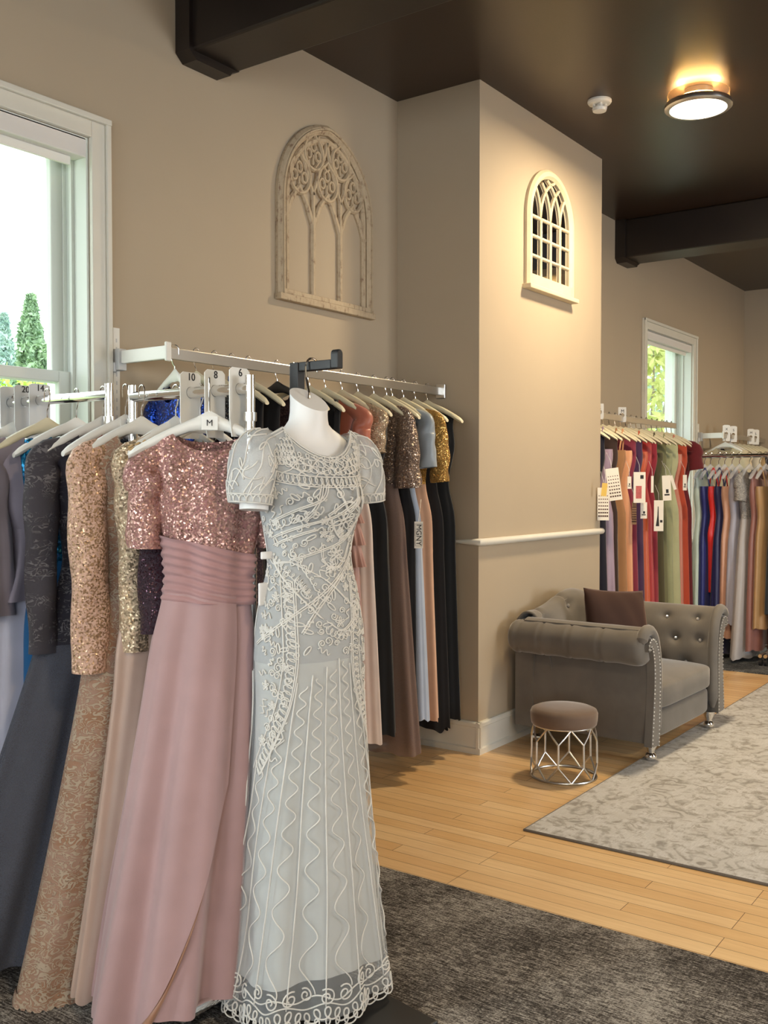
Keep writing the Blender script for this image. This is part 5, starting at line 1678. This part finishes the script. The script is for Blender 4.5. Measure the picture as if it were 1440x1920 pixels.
# sleeves
for sd_ in (-1, 1):
    f = SLV[sd_]
    for k in range(26):
        t0, p0 = cr.uniform(0.12, 0.88), 2 * PI * k / 26
        a_ = cr.uniform(0.05, 0.10); tw = cr.uniform(0.5, 1.6); rot = cr.uniform(0, 6)
        CB.tube([f(min(0.98, max(0.04, t0 + a_ * math.sin(q * tw + rot))), p0 + 0.22 * math.cos(q) + 0.10 * q, 0.0016) for q in np.linspace(0, 6.3, 26)], RC, 5)
    for k in range(9):
        p0 = 2 * PI * k / 9
        CB.tube([f(t, p0 + 0.6 * t * math.sin(5 * t), 0.0016) for t in np.linspace(0.05, 0.9, 20)], RC, 5)
    for tt in (0.86, 0.985):
        CB.tube([f(tt, q, 0.0016) for q in np.linspace(0, 2 * PI, 60)], RC, 5)
    CB.tube([f(0.92 + 0.05 * math.sin(q * 20), q + 0.06 * math.cos(q * 20), 0.0016) for q in np.linspace(0, 2 * PI, 300)], RC, 5)
o = CB.build('corded_embroidery', F['silver_cord'], GW, angle=180)
o['kind'] = 'stuff'

# ---- the white hanging form inside the gown
mq = thing('mannequin', 'white headless torso mannequin wearing the silver embroidered gown', 'mannequin', (MX, MY, 0.0), MR)
rows = []
pr = [(1.02, .148, .090), (1.15, .136, .082), (1.25, .112, .070), (1.33, .120, .082), (1.40, .136, .094), (1.48, .144, .084), (1.535, .146, .064), (1.575, .128, .052), (1.592, .102, .048), (1.606, .076, .046), (1.620, .060, .047), (1.637, .0545, .0485), (1.658, .0525, .0495), (1.682, .0535, .0515)]
for z, hw, hd in pr:
    row = []
    for j in range(48):
        th = 2 * PI * j / 48; fr = -math.sin(th)
        n_ = max(0, (z - 1.60) / 0.085)
        zz = z - n_ * 0.036 * fr + (0.010 * max(0, -0.0))
        dip = 0.030 * max(0, 1 - abs(z - 1.585) / 0.06) * max(0, fr) ** 2 * (1 if z < 1.65 else 0)   # collar bones slope down to the front
        row.append((hw * math.cos(th), hd * math.sin(th) * 1.0 - 0.004 + 0.022 * max(0, n_) * 0.0, zz - dip))
    rows.append(row)
MB().grid(rows, True, True, True).build('torso', M['mannequin'], mq, angle=35)
for sd_ in (-1, 1):
    MB().tube([(sd_ * 0.118, 0.0, 1.535), (sd_ * 0.165, -0.003, 1.505), (sd_ * 0.186, -0.006, 1.44), (sd_ * 0.192, -0.010, 1.383 if sd_ < 0 else 1.41)], [0.036, 0.043, 0.041, 0.038], 20).build('arm_stub', M['mannequin'], mq)
for zc, x_, h_ in ((1.262, -0.150, 0.010), (1.160, -0.158, 0.030)):
    MB().box(x_ - 0.012, x_ + 0.03, -0.004, 0.004, zc - h_, zc + h_).build('side_flange', M['mannequin'], mq, smooth=False, bevel=0.003)
hk = [(0.0, -0.005, 1.66), (0.0, 0.002, 1.705), (0.012, -0.012, 1.722), (0.024, -0.004, 1.745), (0.030, -0.006, 1.775)]
R0 = Matrix.Rotation(-MR, 3, 'Z')
end = R0 @ Vector((2.15 - MX, 1.79 - MY, 0))
pts = [(0, 0.0, 1.655), (0.004, 0.0, 1.700), (end.x - 0.022, end.y, 1.745), (end.x - 0.024, end.y, 1.775)] + [(end.x - 0.021 * math.cos(a), end.y, 1.781 + 0.020 * math.sin(a)) for a in np.linspace(0.3, PI, 8)] + [(end.x + 0.021, end.y, 1.765)]
MB().tube(pts, 0.0032, 8).build('neck_hook', M['chrome'], mq)

# ------------------------------------------------------------------ the far gown rails beyond the pillar
ZC = 1.935
YC = 2.870
wall_rail(PX1, 8.16, YC, ZC, 'far wall rail beyond the pillar crowded with cream hangers')
FG = 'bridesmaid gowns on the far wall rail'


def far_gown(words, label, x, y, zt, rz, hem, col, group, style=0, hmat='cream_pl', hgroup='cream hangers on the far wall rail', sat=False, barh=0.05, top_mat=None, seed=0, **kw):
    k_ = 'far_%d' % far_gown.n; far_gown.n += 1
    fab(k_, col, satin=sat)
    kw.setdefault('dep', 0.045); kw.setdefault('hemd', 0.06); kw.setdefault('famp', 0.014); kw.setdefault('sh', 0.17); kw.setdefault('hemw', 0.20); kw.setdefault('folds', (5, 8))
    g = hung(words, hmat=hmat, hgroup=hgroup, name='bridesmaid_gown', label=label, x=x, y=y, zt=zt, rz=rz, hem=hem, group=group, barh=barh, lod=0, seed=seed, **kw)
    m = F[k_]
    if style == 0: g.bodice(top_mat or m)
    elif style == 1: g.strapless(top_mat or m, 0.14); g.straps(top_mat or m)
    elif style == 2: g.bodice(top_mat or m); g.sleeves(top_mat or m, 0.20, ra=0.075, end=0.08, ripple=0.08, name='flutter_sleeve')
    g.skirt(m)
    return g


far_gown.n = 0
CG = [(6.31, (16, 16, 34), 'midnight navy', 0, 0), (6.425, (150, 128, 146), 'mauve grey', 1, 1), (6.545, (52, 36, 32), 'dark chocolate', 0, 0), (6.665, (152, 110, 74), 'camel tan', 1, 0), (6.775, (210, 150, 108), 'peach satin', 1, 1),
      (6.885, (124, 46, 66), 'wine rose', 0, 0), (6.985, (62, 36, 70), 'deep purple', 0, 0), (7.085, (184, 84, 50), 'burnt orange', 1, 1), (7.185, (160, 44, 42), 'brick red', 0, 1), (7.29, (132, 34, 50), 'crimson', 0, 0),
      (7.395, (72, 68, 46), 'dark olive', 1, 0), (7.50, (104, 104, 74), 'olive green', 0, 0), (7.615, (146, 150, 116), 'sage green', 1, 0), (7.73, (170, 172, 136), 'pale sage', 0, 0), (7.845, (186, 116, 96), 'dusty coral', 1, 1),
      (7.95, (172, 70, 46), 'rust orange', 0, 0), (8.06, (96, 24, 32), 'burgundy', 2, 0)]
for i, (x, c, w, stl, sat) in enumerate(CG):
    far_gown(w + ' gown', w + ' bridesmaid gown on the far wall rail beyond the pillar', x, YC, ZC + 0.0225, RZ + 0.10 * math.sin(i * 2.1), 0.16 + 0.03 * (i % 3), srgb(*c), FG, stl, sat=bool(sat), seed=200 + i)
# size plates on the far rails
for k, (u, v, dep, s_, y) in enumerate(((1134, 776, 7.0, 'S', YC), (1170, 783, 7.35, 'M', YC))):
    p = at_xy(u, v, dep)
    o = size_plate(p.x, YC, ZC + 0.04, s_, ('small pale size divider nearest the pillar on the far wall rail', 'small pale size divider second from the pillar on the far wall rail')[k], 'size dividers on the far rails', w=0.06, h=0.11, up=0.06, lod=0)
    o.rotation_euler = (0, 0, -0.9)

# printed cards hanging from the gowns
def card(u, v, dep, w, h, label, art, name='hang_tag', tilt=0.0, base='card'):
    p = at_xy(u, v, dep)
    t = thing(name, label, 'tag', (p.x, p.y, p.z), YAW - PI / 2 - 0.10, None)
    t.rotation_euler = (0, tilt, YAW - PI / 2 - 0.10)
    MB().box(-w / 2, w / 2, -0.0012, 0.0012, -h / 2, h / 2).build('card', M[base], t, smooth=False)
    MB().tube([(0, 0, h / 2), (0.004, 0.04, h / 2 + 0.05), (0.0, 0.16, h / 2 + 0.11)], 0.0018, 5).build('string', M['clear'], t)
    if art == 'swatch':
        b = MB()
        for i in range(7):
            for j in range(5):
                q = 0.0032 + 0.0012 * i / 6 * 2
                x = -w / 2 + w * (j + 0.8) / 5.6; z = h / 2 - h * (0.25 + 0.62 * i / 6)
                b.box(x - q, x + q, -0.0018, -0.0012, z - q * 0.9, z + q * 0.9)
        o = b.build('swatch_print', M['swatch'], t, smooth=False)
    elif art == 'photo':
        MB().box(-w * 0.30, w * 0.18, -0.0018, -0.0012, -h * 0.36, h * 0.05).build('picture', M['pinkprint'], t, smooth=False)
        b = MB(); b.box(w * 0.06, w * 0.34, -0.0018, -0.0012, h * 0.28, h * 0.40); b.build('printed_marks', M['ink'], t, smooth=False)
    elif art == 'gown':
        b = MB(); b.prism([(-w * 0.10, h * 0.30), (-w * 0.02, h * 0.30), (0.0, 0.0), (w * 0.06, -h * 0.34), (-w * 0.30, -h * 0.34), (-w * 0.14, 0.0)], -0.0018, -0.0012); b.build('picture', M['ink'], t, smooth=False)
        b = MB(); b.box(w * 0.14, w * 0.40, -0.0018, -0.0012, -h * 0.22, -h * 0.14); b.build('printed_marks', M['ink'], t, smooth=False)
    elif art == 'bar':
        b = MB(); b.box(-w * 0.3, w * 0.3, -0.0018, -0.0012, -h * 0.30, -h * 0.24); b.box(-w * 0.1, w * 0.2, -0.0018, -0.0012, -h * 0.2, -h * 0.05); b.build('printed_marks', M['ink'], t, smooth=False)
    return t


M['swatch'] = plain('swatch_print', srgb(84, 56, 46), 0.8, var=0.5, vscale=40)
M['pinkprint'] = plain('pink_print', srgb(186, 96, 96), 0.7, var=0.2, vscale=60)
M['yellowtag'] = plain('yellow_paper', srgb(222, 188, 96), 0.7)
M['brown_card'] = plain('brown_card', srgb(132, 102, 76), 0.8)
card(1131, 945, 6.55, 0.075, 0.215, 'white colour swatch card lowest of the cards beside the pillar', 'swatch', 'swatch_card')
card(1151, 908, 6.62, 0.085, 0.215, 'tilted white colour swatch card just right of the pillar', 'swatch', 'swatch_card', -0.14)
card(1133, 918, 6.45, 0.034, 0.085, 'small yellow tag beside the swatch cards next to the pillar', '', 'hang_tag', 0.1, 'yellowtag')
card(1199, 914, 6.95, 0.082, 0.215, 'white picture card with a pink figure on the wine rose gown', 'photo')
card(1207, 957, 7.02, 0.045, 0.115, 'small white card hanging under the picture card', 'bar')
card(1180, 905, 6.9, 0.026, 0.085, 'narrow cream tag on the camel tan gown', 'bar')
card(1189, 962, 6.98, 0.032, 0.16, 'narrow brown swatch strip beside the peach gown', 'swatch', 'swatch_card', 0, 'brown_card')
card(1223, 908, 7.15, 0.018, 0.12, 'thin white tag edge on the brick red gown', '')
card(1235, 967, 7.25, 0.068, 0.225, 'white card with a black gown picture on the dark olive gown', 'gown')
card(1250, 915, 7.35, 0.062, 0.185, 'white card with a pale picture on the olive gown', 'bar', tilt=-0.05)
card(1262, 905, 7.5, 0.022, 0.11, 'thin white tag on the sage gown', '', tilt=-0.3)
card(1284, 905, 7.75, 0.030, 0.12, 'white tag on the dusty coral gown', 'bar')

# ---- the rail in the far corner
YD, ZD = 2.99, 1.925
wall_rail(9.80, WX1 - 0.02, YD, ZD, 'wall rail in the far corner with a white bracket arm', arm_at=1)
DG = 'gowns on the corner wall rail'
for i, (x, c, w, stl) in enumerate(((9.92, (196, 180, 150), 'oatmeal', 2), (10.08, (18, 18, 22), 'black', 0), (10.24, (206, 198, 180), 'cream', 2), (10.40, (150, 176, 206), 'sky blue', 0), (10.56, (20, 20, 26), 'charcoal black', 0), (10.72, (178, 150, 108), 'sand', 0), (10.88, (60, 60, 70), 'smoke grey', 0), (11.04, (196, 168, 130), 'honey', 0), (11.18, (120, 90, 80), 'cocoa', 0))):
    far_gown(w + ' gown on the corner rail', w + ' gown on the wall rail in the far corner', x, YD, ZD + 0.0225, RZ, 0.25, srgb(*c), DG, stl, hmat='white_pl' if i < 2 else 'cream_pl', hgroup='hangers on the corner rail', seed=300 + i)
for k, (x, lab) in enumerate(((9.95, 'tall white size divider at the window end of the corner rail'), (10.18, 'white size divider second along the corner rail'), (10.80, 'white size divider third along the corner rail'), (10.98, 'white size divider farthest along the corner rail'))):
    o = size_plate(x, YD, ZD + 0.04, 'XSML'[k], lab, 'size dividers on the far rails', w=0.075, h=0.16, up=0.085, mat=M['white_pl'], lod=0)
    o.rotation_euler = (0, 0, -0.9)

# ---- the far rolling racks
ZE = 1.685
rolling_rack(8.40, 2.165, 2.735, ZE, 'chrome rolling rack of clear hangers standing in front of the far corner', 'far rolling racks')
EG = 'gowns on the far rolling rack'
silver_top = lace('lace_silver_far', srgb(150, 148, 146), srgb(196, 194, 190), 60, 0.5, 0.5, 0.2)
for i, (y, c, w, stl, hem, kw) in enumerate(((2.705, (188, 206, 196), 'pale mint', 0, 0.35, {}), (2.655, (36, 44, 116), 'royal navy', 1, 0.05, {}), (2.585, (206, 30, 26), 'bright red', 1, 0.55, dict(hemw=0.12)), (2.535, (34, 36, 84), 'dark navy', 1, 0.04, dict(hemw=0.23)),
                                            (2.475, (206, 160, 136), 'blush peach', 1, 0.18, dict(lean=(0.02, 0))), (2.415, (166, 166, 182), 'lavender grey', 0, 0.3, {}), (2.335, (176, 172, 172), 'silver grey', 2, 0.035, dict(hemw=0.26, lean=(-0.05, 0), top_mat=silver_top)),
                                            (2.255, (146, 100, 92), 'dusty rosewood', 0, 0.10, dict(hemw=0.21)), (2.205, (176, 140, 96), 'antique gold', 1, 0.28, {}))):
    far_gown(w + ' gown', w + ' gown on the far rolling rack behind the armchair', 8.40, y, ZE + 0.016, -0.12, hem, srgb(*c), EG, stl, hmat='clear', hgroup='clear hangers on the far rolling rack', sat=True, barh=0.034, seed=400 + i, **kw)
rolling_rack(8.40, 1.55, 2.125, ZE, 'chrome rolling rack cut off by the right edge of the photo', 'far rolling racks')
for i, (y, c, w, hem) in enumerate(((2.10, (46, 58, 68), 'dark teal', 0.4), (2.04, (206, 150, 140), 'rose pink', 0.06), (1.95, (40, 40, 48), 'ink blue', 0.2))):
    far_gown(w + ' gown', w + ' gown on the rack at the right edge of the photo', 8.40, y, ZE + 0.016, -0.12, hem, srgb(*c), 'gowns on the rack at the right edge', 0, hmat='clear', hgroup='clear hangers on the right hand far rack', sat=True, barh=0.034, seed=450 + i)
